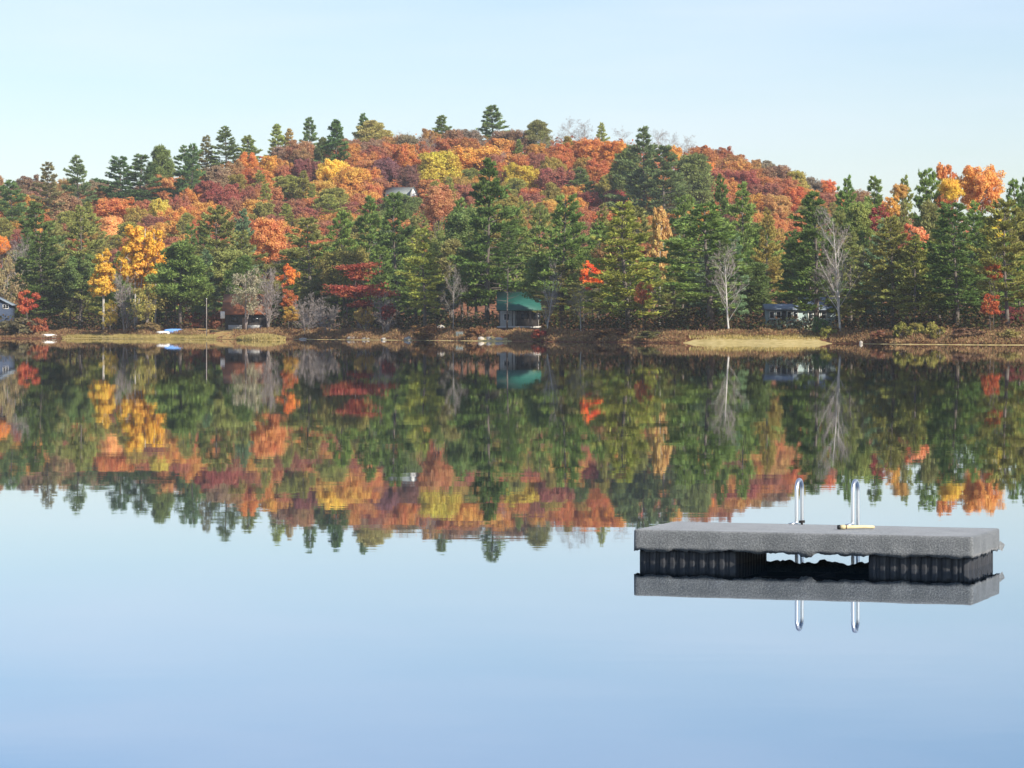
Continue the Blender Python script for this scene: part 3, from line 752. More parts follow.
# ------------------------------------------------------------------ trees picked out one by one
GS, GH, GB = "evergreens along the far shore", "autumn trees on the hillside", "leafless trees along the shore"
GR = "evergreens standing on the hillside"
GA = "autumn trees along the shore"
DK, MD, OL, LT, BG = "4c6438", "5c7442", "6a744a", "7c8a4c", "56705a"
shore_trees = [
 # kind, px, top, halfwidth, metres behind waterline, colour, variant, name, short phrase, label
 ('pine', 34, 203, 32, 62, DK, 0, 'pine_tree', "the broad dark pine at far left", "broad dark green pine rising above the grey bare tree near the left edge"),
 ('pine', 44, 232, 27, 30, DK, 2, 'pine_tree', None, "dark pine with bright green lower boughs behind the small scarlet maple"),
 ('pine', 80, 207, 25, 30, OL, 0, 'evergreen_tree', "the tall olive evergreen", "tall fine textured olive evergreen just left of the smaller golden tree"),
 ('bare', 17, 236, 15, 40, "a09a94", 3, 'bare_tree', None, "grey leafless tree with upright twigs left of the dark pine, near the left edge"),
 ('sparse', 5, 256, 14, 26, "a8906a", 0, 'autumn_tree', None, "tan half bare tree above the dark blue cabin"),
 ('round', 2, 236, 8, 60, "d98a3e", 1, 'autumn_tree', None, "small orange tree at the left edge beside the grey bare tree"),
 ('small', 27, 290, 10, 9, "b84a34", 2, 'autumn_tree', "the small scarlet maple", "small scarlet maple beside the dark blue cabin on the shore"),
 ('column', 103, 249, 12, 13, "e4b044", 0, 'golden_tree', "the smaller golden tree", "smaller golden orange tree on the left shore, left of the taller one"),
 ('column', 136, 226, 15, 20, "e3ac42", 1, 'golden_tree', "the tall golden tree", "tall golden yellow tree standing over the purple bare thicket"),
 ('column', 156, 230, 10, 22, "e8ac3c", 2, 'golden_tree', None, "golden tree with a slim crown touching the round dark pine"),
 ('bushy', 181, 243, 26, 16, MD, 1, 'evergreen_tree', "the dense egg shaped pine", "dense egg shaped green pine right of the golden trees with pale stems below"),
 ('pine', 213, 207, 28, 34, OL, 3, 'pine_tree', "the ragged olive pine", "ragged tall olive pine behind the pale pole on the lawn"),
 ('pine', 243, 211, 16, 60, BG, 4, 'pine_tree', None, "blue green pine between the ragged olive pine and the salmon maple"),
 ('sparse', 246, 268, 17, 12, "ada083", 1, 'autumn_tree', None, "pale tan nearly leafless tree arching over the rusty cabin roof"),
 ('round', 268, 219, 21, 75, "c97648", 3, 'autumn_tree', "the salmon maple", "broad salmon red maple above the pale bare tree beside the dark cabin"),
 ('small', 288, 264, 9, 11, "d8702e", 1, 'autumn_tree', "the orange shore maple", "small orange maple crown over the shore, right of the dark cabin"),
 ('small', 289, 289, 8, 10, "b8522e", 4, 'autumn_tree', None, "rust orange leafy sapling directly under the small orange maple"),
 ('small', 292, 306, 8, 9, "b98a3c", 4, 'autumn_tree', None, "ochre yellow bush tree on the bank right of the dark cabin"),
 ('pine', 312, 219, 27, 50, OL, 1, 'pine_tree', None, "olive pine with drooping tips above the grey cottage"),
 ('pine', 345, 212, 26, 34, MD, 5, 'pine_tree', None, "green pine with flat layered boughs directly above left of the layered red maple"),
 ('pine', 368, 198, 30, 44, MD, 0, 'pine_tree', "the layered pine above the red maple", "large layered green pine rising behind the layered red maple"),
 ('pine', 398, 194, 29, 36, DK, 2, 'pine_tree', "the dark pine below the hillside house", "dark pine directly below the hillside house with bare pale trunk showing"),
 ('layered', 362, 263, 28, 9, "b04a3c", 0, 'red_maple', "the layered red maple", "red maple with flat tiers of leaves on thin stems at the bank"),
 ('pine', 425, 229, 19, 16, LT, 1, 'pine_tree', "the slim light olive pine", "slim light olive pine with a straight pale trunk left of the giant pine"),
 ('round', 439, 186, 15, 110, "c27558", 5, 'autumn_tree', "the tall pink maple", "tall dull pink maple right of the hillside house"),
 ('pine', 487, 161, 40, 27, DK, 0, 'pine_tree', "the giant central pine", "giant dark pine, tallest on the shore, left above the green roofed cabin"),
 ('pine', 507, 226, 13, 14, DK, 3, 'pine_tree', None, "slim dark pine standing right in front of the green metal roof"),
 ('pine', 462, 200, 20, 52, MD, 4, 'pine_tree', None, "dark pine pressed against the left flank of the giant central pine"),
 ('bare', 453, 262, 10, 10, "8f8a86", 0, 'bare_tree', None, "thin grey leafless tree on the bank left of the giant central pine"),
 ('pine', 563, 196, 32, 28, MD, 5, 'pine_tree', "the layered pine right of the cabin", "layered green pine with tiered boughs right of the green roofed cabin"),
 ('pine', 538, 207, 16, 46, OL, 3, 'evergreen_tree', None, "olive evergreen squeezed between the giant pine and the next layered pine"),
 ('birch', 546, 257, 14, 9, "c3bcb2", 2, 'birch_tree', "the forked birch beside the cabin", "pale forked birch with bare twigs at the right of the green roofed cabin"),
 ('bare', 581, 284, 12, 12, "8f8b8c", 3, 'bare_tree', None, "bushy grey leafless tree under the bright orange tree"),
 ('pine', 603, 205, 19, 55, OL, 0, 'evergreen_tree', None, "round topped olive evergreen directly below the crimson trees"),
 ('pine', 628, 203, 38, 18, "748144", 2, 'pine_tree', "the wide tiered pine", "wide yellow green pine with long tiers of boughs and the orange tree at its left"),
 ('small', 592, 261, 11, 24, "e0642c", 1, 'autumn_tree', "the bright orange tree", "bright orange small tree glowing between two shore pines"),
 ('small', 643, 282, 9, 9, "d8714a", 2, 'autumn_tree', None, "salmon orange patch of a small maple in front of the wide tiered pine"),
 ('column', 659, 207, 10, 40, "cfa268", 2, 'autumn_tree', "the slim peach tree", "slim peach orange tree high between the pines right of the wide tiered pine"),
 ('pine', 683, 196, 24, 52, MD, 3, 'pine_tree', None, "mid green pine directly right of the slim peach tree"),
 ('pine', 711, 205, 36, 16, MD, 1, 'pine_tree', "the pale trunked pine", "green pine with a straight pale trunk at the left end of the beach"),
 ('pine', 744, 184, 28, 70, MD, 0, 'pine_tree', "the tall pine behind the bare birch", "tall green pine rising behind the leafless birch above the beach"),
 ('pine', 719, 177, 18, 90, DK, 4, 'pine_tree', None, "dark pointed pine top left of the tall pine behind the bare birch"),
 ('birch', 729, 240, 19, 11, "b9b2aa", 0, 'birch_tree', "the bare birch above the beach", "leafless grey birch forking low above the sandy beach"),
 ('pine', 766, 210, 17, 50, "7a7446", 4, 'evergreen_tree', None, "brownish olive evergreen left of the wide dark pine over the blue grey cabin"),
 ('pine', 816, 193, 40, 20, DK, 0, 'pine_tree', "the wide dark pine over the cabin", "wide dark pine whose boughs hang over the blue grey cabin"),
 ('birch', 841, 208, 25, 9, "d6d0c6", 1, 'birch_tree', "the tall white birch", "tall white stemmed leafless birch in front of the wide dark pine"),
 ('round', 860, 203, 17, 60, "8f8642", 3, 'autumn_tree', None, "mottled yellow olive tree behind the top of the tall white birch"),
 ('pine', 873, 178, 24, 100, MD, 2, 'evergreen_tree', None, "green pine with several pointed tops above the crimson tree"),
 ('pine', 848, 178, 18, 105, MD, 4, 'evergreen_tree', None, "green pine top on the skyline directly above the tall white birch"),
 ('small', 878, 205, 10, 55, "9c3a3c", 5, 'autumn_tree', "the crimson tree", "small crimson tree among green pines right of the tall white birch"),
 ('small', 892, 196, 9, 70, "c98a44", 0, 'autumn_tree', None, "small orange crown above right of the crimson tree"),
 ('pine', 893, 218, 23, 18, "667040", 1, 'evergreen_tree', None, "olive evergreen with pale trunk, first right of the tall white birch"),
 ('pine', 916, 236, 22, 16, "6b7442", 0, 'evergreen_tree', None, "olive evergreen with slim pale trunk directly below the pink salmon tree"),
 ('small', 914, 224, 12, 30, "d98460", 2, 'autumn_tree', "the pink salmon tree", "small pink salmon tree glowing among the right hand olive evergreens"),
 ('pine', 957, 204, 38, 22, DK, 5, 'pine_tree', "the big dark pine at right", "big dark green pine under the large orange maple at the right"),
 ('small', 994, 216, 10, 34, "d9b03c", 1, 'autumn_tree', "the small yellow tree at right", "small yellow tree beside the big dark pine near the right edge"),
 ('pine', 1008, 200, 31, 15, "6a7040", 3, 'evergreen_tree', "the olive evergreen at the right edge", "large olive evergreen with a pale trunk at the right edge"),
 ('small', 990, 294, 9, 10, "b5472c", 4, 'autumn_tree', None, "rust red small maple low on the bank near the right edge"),
 ('small', 994, 262, 8, 12, "c0502e", 3, 'autumn_tree', None, "small orange red leaf cluster left of the olive evergreen at the right edge"),
 ('round', 1016, 307, 14, 24, "84343c", 1, 'autumn_tree', None, "dark crimson bushy tree behind the trunk at the right edge"),
 ('round', 980, 166, 23, 120, "d6924e", 0, 'autumn_tree', "the large orange maple", "large rounded orange maple on the skyline at the right"),
 ('column', 945, 165, 10, 125, "d78a50", 1, 'autumn_tree', "the peach spire", "peach coloured pointed tree left of the large orange maple on the skyline"),
 ('round', 951, 179, 11, 115, "dda440", 2, 'autumn_tree', None, "golden yellow crown just below the peach pointed tree on the skyline"),
 ('pine', 925, 170, 20, 118, MD, 3, 'evergreen_tree', None, "green pine with dark tips left of the peach pointed tree"),
 ('pine', 905, 178, 17, 112, "6c7a48", 4, 'evergreen_tree', None, "green pine on the skyline above the small orange crown at right"),
 ('round', 900, 184, 7, 108, "c08a50", 4, 'autumn_tree', None, "dull orange crown peeping through pines left of the skyline's peach tree"),
 ('pine', 1012, 181, 17, 118, MD, 1, 'evergreen_tree', None, "green pine right of the large orange maple on the skyline"),
 ('pine', 1024, 178, 13, 110, DK, 0, 'evergreen_tree', None, "dark pine top cut by the right edge at the skyline"),
 ('pine', 933, 207, 18, 75, OL, 2, 'evergreen_tree', None, "olive green pine between the pink salmon tree and the large dark pine"),
 ('pine', 905, 205, 18, 62, OL, 0, 'evergreen_tree', None, "olive green pine directly above the pink salmon tree"),
 ('pine', 975, 203, 20, 80, MD, 4, 'evergreen_tree', None, "green pine filling the gap directly under the large orange maple"),
]
for k, px, top, hw, off, colr, v, nm, short, lab in shore_trees:
    cat = {'pine_tree': 'pine', 'evergreen_tree': 'pine', 'bare_tree': 'bare tree', 'birch_tree': 'birch'}.get(nm, 'tree')
    grp = GS if cat == 'pine' else GB if nm in ('bare_tree', 'birch_tree') else GA
    plant(k, px, top, hw, shore_y(px, off), colr, lab, nm, cat, grp, True, v, short=short)

for t in TREES:
    if t[0]["label"].startswith("slim dark pine standing right in front"):
        c_ = [q for q in t[0].children if q.name.startswith("crown")][0]      # a high crown on a long bare trunk
        zt_ = K['pine'].v[3][3]; c_.scale = (1, 1, 0.5); c_.location = (0, 0, zt_ * 0.5)
hill_trees = [
 # kind, px, top, halfwidth, height (None: stands on the ridge), colour, variant, name, short phrase, label
 ('spruce', 495, 106, 13, None, "5c7348", 0, "the lone ridge pine", "lone pointed pine standing highest on the summit"),
 ('spruce', 440, 116, 9, None, "5c7348", 1, "the second summit pine", "pointed pine on the ridge, first left of the lone summit pine"),
 ('spruce', 362, 114, 8, None, "54704a", 2, None, "slim dark ridge pine beside a pale green bush, above the yellow maple"),
 ('bushy', 373, 121, 13, None, "8a9462", 3, None, "pale green bushy tree on the ridge right against a slim dark pine"),
 ('spruce', 337, 121, 12, 17, "4c6640", 3, "the dark ridge pine", "dark broad pine on the ridge right above the yellow maple"),
 ('bushy', 322, 138, 9, 12, "4f643e", 1, None, "low dark pine touching the left foot of the broad dark ridge pine"),
 ('spruce', 311, 118, 8, None, "54704a", 0, None, "slim pointed pine on the ridge, first left of the broad dark ridge pine"),
 ('spruce', 277, 125, 8, None, "7a8a58", 1, None, "small light green pine on the left ridge between two open stretches"),
 ('spruce', 290, 129, 8, None, "8a8a66", 2, None, "grey green pine top on the ridge between two pointed pines"),
 ('pine', 226, 127, 13, None, "5a7048", 4, "the ragged skyline pine", "ragged wide armed pine, tallest on the left skyline"),
 ('pine', 208, 136, 9, None, "68704e", 2, None, "brownish pine just left of the ragged wide armed skyline pine"),
 ('spruce', 249, 136, 9, None, "6f8050", 3, None, "small rounded green pine right of the ragged wide armed skyline pine"),
 ('pine', 185, 146, 11, 17, "54704a", 0, "the twin skyline pines", "left of the twin dark pines on the left skyline"),
 ('pine', 193, 144, 9, 18, "54704a", 3, None, "right of the twin dark pines on the left skyline"),
 ('bushy', 162, 147, 14, 17, "5f7a48", 2, "the bright round pine", "bright green rounded pine on the left skyline left of the twin pines"),
 ('pine', 138, 155, 14, 18, "4f6844", 1, "the dark skyline pine", "dark wide pine on the left skyline above the orange salmon maple"),
 ('pine', 122, 157, 16, 18, "486244", 5, None, "dark blue green pine with long left boughs on the left skyline"),
 ('pine', 78, 156, 13, 19, "5c7352", 0, "the single conical pine", "single conical pine breaking the skyline at the far left"),
 ('pine', 48, 163, 14, 19, "656e50", 2, "the brownish skyline pine", "ragged brownish pine left of the single conical pine"),
 ('bushy', 396, 194, 18, 13, "5c7348", 0, None, "green pine hiding the hillside house's walls, left one of two"),
 ('bushy', 412, 198, 12, 12, "5c7348", 3, None, "green pine hiding the hillside house's walls, right one of two"),
 ('pine', 10, 181, 14, 17, "54704a", 3, "the low pine by the left edge", "spreading green pine by the left edge under the rosy ridge"),
 ('bushy', 539, 121, 13, 12, "6c7a4e", 0, "the bushy ridge pine", "bushy grey green pine on the ridge right of the lone summit pine"),
 ('spruce', 602, 123, 6, None, "7a8a58", 2, None, "tiny pale green pine top on the ridge among bare grey trees"),
 ('spruce', 518, 140, 7, 10, "647a48", 0, None, "small green pine just below the ridge under the lone summit pine"),
 ('bushy', 568, 137, 9, 10, "7a7e48", 4, None, "small olive pine inside the orange canopy below the bushy ridge pine"),
 ('spruce', 583, 168, 12, 12, "5f7048", 1, "the small pine amid orange maples", "small grey green pine amid orange and crimson maples below the summit"),
 ('bushy', 604, 176, 9, 10, "80844a", 1, None, "small olive green tree left of the dark shaded pine on the upper right slope"),
 ('pine', 645, 128, 18, 26, "54694a", 0, "the big hillside pine", "big tall pine on the right shoulder of the hill"),
 ('pine', 667, 146, 20, 24, "4f6644", 5, None, "dark pine leaning against the big tall pine's right side"),
 ('bushy', 626, 150, 20, 18, "55683e", 2, "the dark shaded pine", "dark rounded pine with deep shade beneath, left of the big tall hillside pine"),
 ('bushy', 692, 155, 18, 19, "5f7444", 3, None, "bright green rounded pine below the bare grey ridge trees"),
 ('round', 335, 160, 17, 11, "dcb04a", 0, "the yellow maple", "bright yellow maple in the middle of the left hillside"),
 ('round', 352, 167, 18, 11, "cc8a44", 1, None, "golden orange maple fused to the bright yellow maple's right side"),
 ('round', 438, 152, 20, 12, "c2a03c", 3, "the mustard maple", "mustard yellow maple directly above right of the hillside house"),
 ('round', 473, 147, 22, 12, "d08e44", 2, "the orange gold maple", "wide orange gold maple behind the giant central pine's top"),
 ('round', 521, 164, 16, 11, "bf9a38", 4, "the second yellow maple", "yellow maple right of the giant central pine's top"),
 ('round', 270, 156, 11, 9, "d08a40", 5, None, "orange yellow maple below the ridge on the left hillside"),
 ('round', 248, 152, 10, 9, "cd7e3e", 6, None, "orange maple below the small rounded skyline pine at left"),
 ('round', 195, 170, 12, 10, "c78c3e", 0, None, "yellow orange maple above the crimson pair on the left slope"),
 ('round', 160, 199, 11, 11, "cfa24c", 1, None, "small yellow tree above the tall golden shore tree"),
 ('round', 112, 198, 22, 11, "cf7648", 2, "the orange salmon maple", "broad orange salmon maple above the smaller golden shore tree"),
 ('round', 112, 217, 12, 10, "dca06a", 3, None, "peach coloured crown at the foot of the broad orange salmon maple"),
 ('round', 168, 176, 16, 10, "c87a50", 4, None, "orange pink maple below the bright rounded skyline pine"),
 ('round', 208, 181, 12, 11, "9c4a44", 5, "the crimson pair", "crimson maple, left one of a pair on the left slope"),
 ('round', 229, 184, 12, 11, "a8504a", 6, None, "crimson maple, right one of a pair on the left slope"),
 ('bushy', 287, 176, 15, 10, "7d8450", 0, "the round olive tree", "round olive green tree on the left hillside below maroon crowns"),
 ('bushy', 238, 175, 11, 10, "7c7a46", 2, None, "olive brown tree above the crimson pair"),
 ('round', 553, 168, 19, 11, "a0524a", 0, "the crimson maple below the summit", "wide crimson pink maple below the small pine amid orange maples"),
 ('round', 538, 153, 12, 10, "9c5448", 1, None, "maroon maple below the bushy ridge pine"),
 ('round', 590, 192, 13, 10, "9c4444", 2, None, "dark crimson maple above the round topped olive evergreen"),
 ('round', 615, 190, 12, 10, "a84844", 3, "the red maple by the shaded pine", "bright crimson maple just under the dark shaded pine"),
 ('round', 588, 139, 16, 10, "c2703e", 4, None, "rust orange maple below the bare trees of the summit"),
 ('round', 615, 141, 15, 10, "cd7a3a", 5, None, "bright orange maple upslope left of the big tall hillside pine"),
 ('round', 560, 143, 12, 10, "c46a40", 6, None, "orange red maple right of the small olive pine below the summit"),
 ('round', 600, 160, 15, 10, "c0663e", 1, None, "orange maple between the small pine and the dark shaded pine"),
 ('round', 743, 171, 15, 10, "a04a48", 2, "the long crimson maple", "long crimson maple on the right slope above the tall pines"),
 ('round', 708, 162, 9, 9, "cf7c3c", 3, None, "bright orange maple between green pines on the right shoulder"),
 ('round', 673, 146, 9, 10, "cf8c44", 4, None, "small orange crown in a gap beside the big tall hillside pine"),
 ('round', 702, 146, 12, 10, "b86c40", 5, None, "rust orange maple on the right ridge where the bare trees end"),
 ('round', 723, 147, 10, 10, "a8593f", 6, None, "rust red maple on the right ridge, next along from the bare trees"),
 ('round', 757, 194, 14, 10, "c77c3c", 0, "the orange maple above the birch", "orange maple on the lower right slope above the bare birch"),
 ('round', 793, 187, 12, 11, "c8653c", 1, "the orange red maple", "orange red maple above the wide dark pine over the cabin"),
 ('round', 778, 195, 13, 11, "c08850", 2, None, "tan orange maple left of the orange red maple on the right slope"),
 ('round', 797, 171, 11, 10, "b08c48", 3, None, "yellow green tree on the right skyline slope"),
 ('round', 827, 180, 8, 10, "cc6e40", 4, None, "small orange crown at the right foot of the hill skyline"),
 ('round', 386, 158, 11, 10, "90545a", 5, "the mauve maple", "mauve maroon maple directly above the hillside house"),
 ('round', 409, 165, 10, 10, "84504c", 6, None, "dark maroon tree behind the hillside house's white gable"),
 ('round', 303, 159, 12, 10, "8c4e4e", 0, "the maroon maple", "maroon maple left of the bright yellow maple"),
 ('round', 318, 162, 9, 9, "96564e", 1, None, "dusky red maple wedged against the bright yellow maple's left side"),
 ('round', 22, 194, 11, 10, "cc8648", 2, None, "orange tree under the spreading pine by the left edge"),
 ('round', 62, 196, 19, 11, "a8735a", 3, None, "dusky tan rose tree under the single conical pine"),
 ('bare', 570, 117, 12, None, "8f8686", 0, None, "grey leafless tree on the ridge right of the bushy ridge pine"),
 ('bare', 586, 120, 11, None, "8f8686", 1, None, "grey leafless tree on the ridge left of the tiny pale pine"),
 ('bare', 622, 126, 11, None, "8f8686", 2, None, "grey leafless tree on the ridge right of the tiny pale pine"),
 ('bare', 658, 129, 10, None, "8a8080", 3, None, "grey leafless tree on the ridge behind the big tall hillside pine"),
 ('bare', 671, 131, 10, None, "8a8080", 0, None, "tallest grey leafless tree on the right end of the ridge"),
 ('bare', 684, 135, 10, None, "8a8080", 1, None, "grey leafless tree at the right end of the ridge, last before the rust crowns"),
]
for k, px, top, hw, H, colr, v, short, lab in hill_trees:
    Y = 838.0 if H is None else (hill_y(px, top, H) or 842.0)
    ever = k in ('pine', 'spruce', 'bushy')
    if k in ('pine', 'spruce'): hw *= 1.5
    plant(k, px, top, hw, Y, colr, lab, {'bare': 'bare_tree', 'round': 'autumn_tree'}.get(k, 'pine_tree'),
          'pine' if ever else 'bare tree' if k == 'bare' else 'tree', GR if ever else GH, True, v, short=short)
LANDMARKS = [(t[1], t[2], t[3]) for t in TREES if t[3]] + [(402, 190, "the hillside house"), (520, 300, "the green roofed cabin"), (800, 312, "the blue grey cabin"), (245, 305, "the dark cabin")]

# ------------------------------------------------------------------ the rest of the wood, tree by tree
TOPS = [(0, 205), (60, 212), (110, 232), (160, 226), (205, 212), (250, 216), (285, 238), (330, 222), (370, 205), (410, 200), (440, 226), (470, 190), (510, 195),
        (540, 214), (580, 212), (620, 208), (650, 200), (680, 192), (720, 192), (760, 210), (800, 204), (850, 190), (900, 186), (960, 196), (1024, 190)]
TPX = [a for a, b in TOPS]; TPY = [b for a, b in TOPS]
extra = []
# dense belt between the shore row and the foot of the hill
for row, (o0, o1, lift, n) in enumerate([(24, 40, 26, 46), (48, 80, 10, 44), (90, 140, 0, 40)]):
    for i in range(n):
        px = -14 + (i + rnd.uniform(0.15, 0.85)) * 1052 / n
        top = np.interp(px, TPX, TPY) + lift + rnd.uniform(2, 34)
        if rnd.random() < 0.09:
            k, c = 'round', rnd.choice(["8f8646", "a06a44", "94793e", "a85a40", "77783f"])
        elif row > 0 and rnd.random() < 0.35: k, c = 'spruce', rnd.choice([DK, MD, OL])
        elif rnd.random() < 0.25: k, c = 'bushy', rnd.choice([MD, OL, OL, "6c7446", DK])
        else: k, c = 'pine', rnd.choice([DK, MD, MD, OL, BG])
        if any(abs(px - s[1]) < 15 and s[2] < top + 34 and s[2] > top - 26 and s[0] in ('column', 'round') for s in shore_trees) or any(abs(px - s[1]) < 15 and -26 < s[2] - top < 30 for s in hill_trees if s[0] == 'round' and s[2] > 168): top += 34
        if 492 < px < 548 and row == 0: continue
        if 762 < px < 850 and row == 0: continue
        hw = rnd.uniform(15, 23)
        extra.append((k, px, top, hw, shore_y(px, rnd.uniform(o0, o1)), None, c))
# the canopy of the slope
def hue_at(px, y):
    return _hue(px, y)
def _hue(px, y):
    if px < 75 and y < 200: return rnd.choice(["9a6a58", "a06a5a", "8f6654", "a5744f"])
    t = np.interp(px, [0, 120, 180, 240, 300, 360, 420, 560, 620, 680, 720, 760, 800, 840], [172, 181, 177, 154, 140, 131, 127, 128, 131, 141, 148, 157, 173, 184])
    if y < t + 9: return rnd.choice(["a57050", "9a6a52", "9c725c", "8a6e5c", "b07448", "94745e"])
    if y < t + 24: return rnd.choice(["b0603f", "c06a42", "b3664a", "a85c48", "a8703c", "c47a42"])
    return rnd.choice(["b8623c", "c07048", "a8604c", "c47c42", "9c5648", "c98a46", "78804a", "707c48", "b56c4a", "a87f3e", "76804c"])
spots = [(t[1], t[3 - 1]) for t in []]
taken = [(h[1], h[2], h[3]) for h in hill_trees]
tries = 0
cand = []
while tries < 20000 and len(cand) < 335:
    tries += 1
    px = rnd.uniform(-8, 880)
    t = np.interp(px, [0, 60, 120, 180, 240, 300, 360, 420, 560, 620, 680, 720, 760, 800, 840, 900], [173, 176, 183, 179, 156, 141, 132, 128, 129, 132, 142, 149, 158, 174, 185, 200])
    b_ = np.interp(px, TPX, TPY) + 22
    y = t + (b_ - t) * rnd.random() ** 1.1
    if y > b_: continue
    if 376 < px < 428 and 150 < y < 202: continue
    if any(abs(px - a) < 0.6 * w + 6 and -9 < y - q < max(13, 1.15 * w) for a, q, w in taken): continue
    if any(abs(px - a) < 12.5 and abs(y - q) < 5.5 for a, q in cand): continue
    cand.append((px, y))
for px, y in sorted(cand, key=lambda q: q[1]):
    c = hue_at(px, y)
    H = rnd.uniform(8.0, 10.5)
    Y = hill_y(px, y, H) or 846.0
    r = rnd.random()
    k = rnd.choice(['bushy', 'spruce', 'pine']) if c.startswith('7') else 'round'
    if k != 'round': H *= 1.15
    if y < 150 and r < 0.22: k, c = 'bare', "8f8080"
    extra.append((k, px, y, rnd.uniform(9.5, 16), Y, H, c))

WORDS = {'7': 'olive green', '8': 'dull brown', '9': 'maroon brown', 'a': 'rust red', 'b': 'rust orange', 'c': 'orange', '4': 'dark green', '5': 'green', '6': 'grey green'}
def place_word(dx, dy):
    a = abs(dx) > 1.6 * abs(dy); b_ = abs(dy) > 1.6 * abs(dx)
    h = "left of" if dx < 0 else "right of"; v = "above" if dy < 0 else "below"
    return h if a else v if b_ else (("upper " if dy < 0 else "lower ") + h)
seen = {}
ORD = ["", "second", "third", "fourth", "fifth", "sixth", "seventh", "eighth", "ninth", "tenth"]
jobs = []
for e in extra:
    k, px, top = e[0], e[1], e[2]
    cy = top + 10
    lm = min(LANDMARKS, key=lambda l: (l[0] - px) ** 2 + 1.6 * (l[1] - cy) ** 2)
    jobs.append((math.hypot(lm[0] - px, lm[1] - cy), e, lm, cy))
HIDDEN = {3, 5, 9, 16, 20, 22, 24, 32, 35, 44, 45, 47, 48, 65, 67, 77, 82, 84, 95, 101, 102, 105, 136, 141, 149, 152, 160, 167, 173, 193, 212, 214, 221, 222, 225, 227, 233, 240, 241, 242, 271, 272, 281, 282, 291, 308, 310, 315, 317, 321, 335, 346, 354, 368, 376, 384, 398, 401, 403, 404, 412, 426, 428, 429, 432, 434, 439, 442, 443, 445, 453, 455, 459}
NUMS = []
jobs.sort(key=lambda j: j[0])
for num, (dist, e, lm, cy) in enumerate(jobs):
    k, px, top, hw, Y, H, c = e
    kindw = {'pine': 'pine', 'spruce': 'fir', 'bushy': 'evergreen' , 'round': 'round tree', 'bare': 'bare tree'}[k]
    colw = 'grey' if k == 'bare' else WORDS[c[0]]
    where = place_word(px - lm[0], cy - lm[1])
    key = (colw, kindw, where, lm[2])
    deep = num in HIDDEN and H is None        # shades the wood from inside it
    hid = num in HIDDEN and H is not None
    if not hid and not deep:
        seen[key] = seen.get(key, 0) + 1
        i = seen[key] - 1
    else: i = 0
    lab = (f"{ORD[min(i, 9)]} nearest " if i else "nearest ") + f"{colw} {kindw} {where} {lm[2]}"
    if deep: lab = f"{kindw} lost from sight deep inside the crowded shore wood"
    if hid:
        rnd.uniform(0, 1)
        continue
    ever = k in ('pine', 'bushy', 'spruce')
    nm = {'pine': 'pine_tree', 'spruce': 'fir_tree', 'bushy': 'evergreen_tree', 'round': 'autumn_tree', 'bare': 'bare_tree'}[k]
    rnd.seed(1000 + num)
    NUMS.append((num, plant(k, px, top, hw, Y, c, lab, nm, 'pine' if ever else 'bare tree' if k == 'bare' else 'tree',
          "trees of the wooded far shore", H is None, H=H)))
rnd.seed(99)

# ------------------------------------------------------------------ lower canopy, bank brush, grass (nobody could count them)
R = np.random.default_rng(5)
# lower canopy of the slope
n = 60000
Xs = R.uniform(-160, 130, n); Ys = R.uniform(640, 870, n)
patch = 0.5 + 0.5 * np.sin(Xs * 0.8 + 2.1 * np.sin(Ys * 0.31)) * np.sin(Ys * 0.7 + 1.7 * np.sin(Xs * 0.43))
zz = ground(Xs, Ys) + R.uniform(0.3, 1.0, n) * (1.5 + 5.0 * patch)
P = np.stack([Xs, Ys, zz], 1)
nr = unit(np.array([0.0, -0.4, 0.8]) + R.normal(0, 0.6, (n, 3)))
V, Qd = leafs(R, P, nr, 0.75)
tag(link("lower_canopy_woods", make_mesh("lower_canopy_woods", V, Qd, [M['woods']])), "rust and olive lower canopy between the hillside trees", kind="stuff")

def bank_points(n, p0, p1, d0, d1, R):
    px = R.uniform(p0, p1, n); d = R.uniform(d0, d1, n)
    Yg = np.full(n, 450.0)
    for _ in range(8): Yg = shore((px - 512) / F * Yg)
    Y = Yg + d; X = (px - 512) / F * Y
    Y = shore(X) + 1.2 * np.sin(X * 0.35) + 0.7 * np.sin(X * 0.93 + 1) + d
    return px, d, X, Y
n = 95000
px, d, X, Y = bank_points(n, -30, 1054, 0.5, 11.0, R)
hgt = (0.25 + 0.6 * (0.5 + 0.5 * np.sin(X * 1.3 + 2 * np.sin(X * .41)))) * (0.45 + 0.55 * np.sin(np.clip(d / 11, 0, 1) * math.pi))
keep = ~(((px > 686) & (px < 830) & (d < 7)) | ((px > 66) & (px < 212) & (d < 4.6 + 1.2 * np.sin(X * 0.9))) | ((px > 208) & (px < 234) & (d > 1.0)) | ((px > 476) & (px < 508) & (d < 5)))
px, d, X, Y, hgt = px[keep], d[keep], X[keep], Y[keep], hgt[keep]
n = len(X)
z = ground(X, Y)
P = np.stack([X, Y, z + hgt * R.uniform(0, 1, n) ** 0.8], 1)
D = unit(np.array([0, 0, 1.0]) + R.normal(0, 0.6, (n, 3)))
V, Qd = blades(R, P, D, 0.30, 0.10)
tag(link("bank_undergrowth", make_mesh("bank_undergrowth", V, Qd, [M['brush']])), "low rust brown brush covering the whole lake bank", kind="stuff")

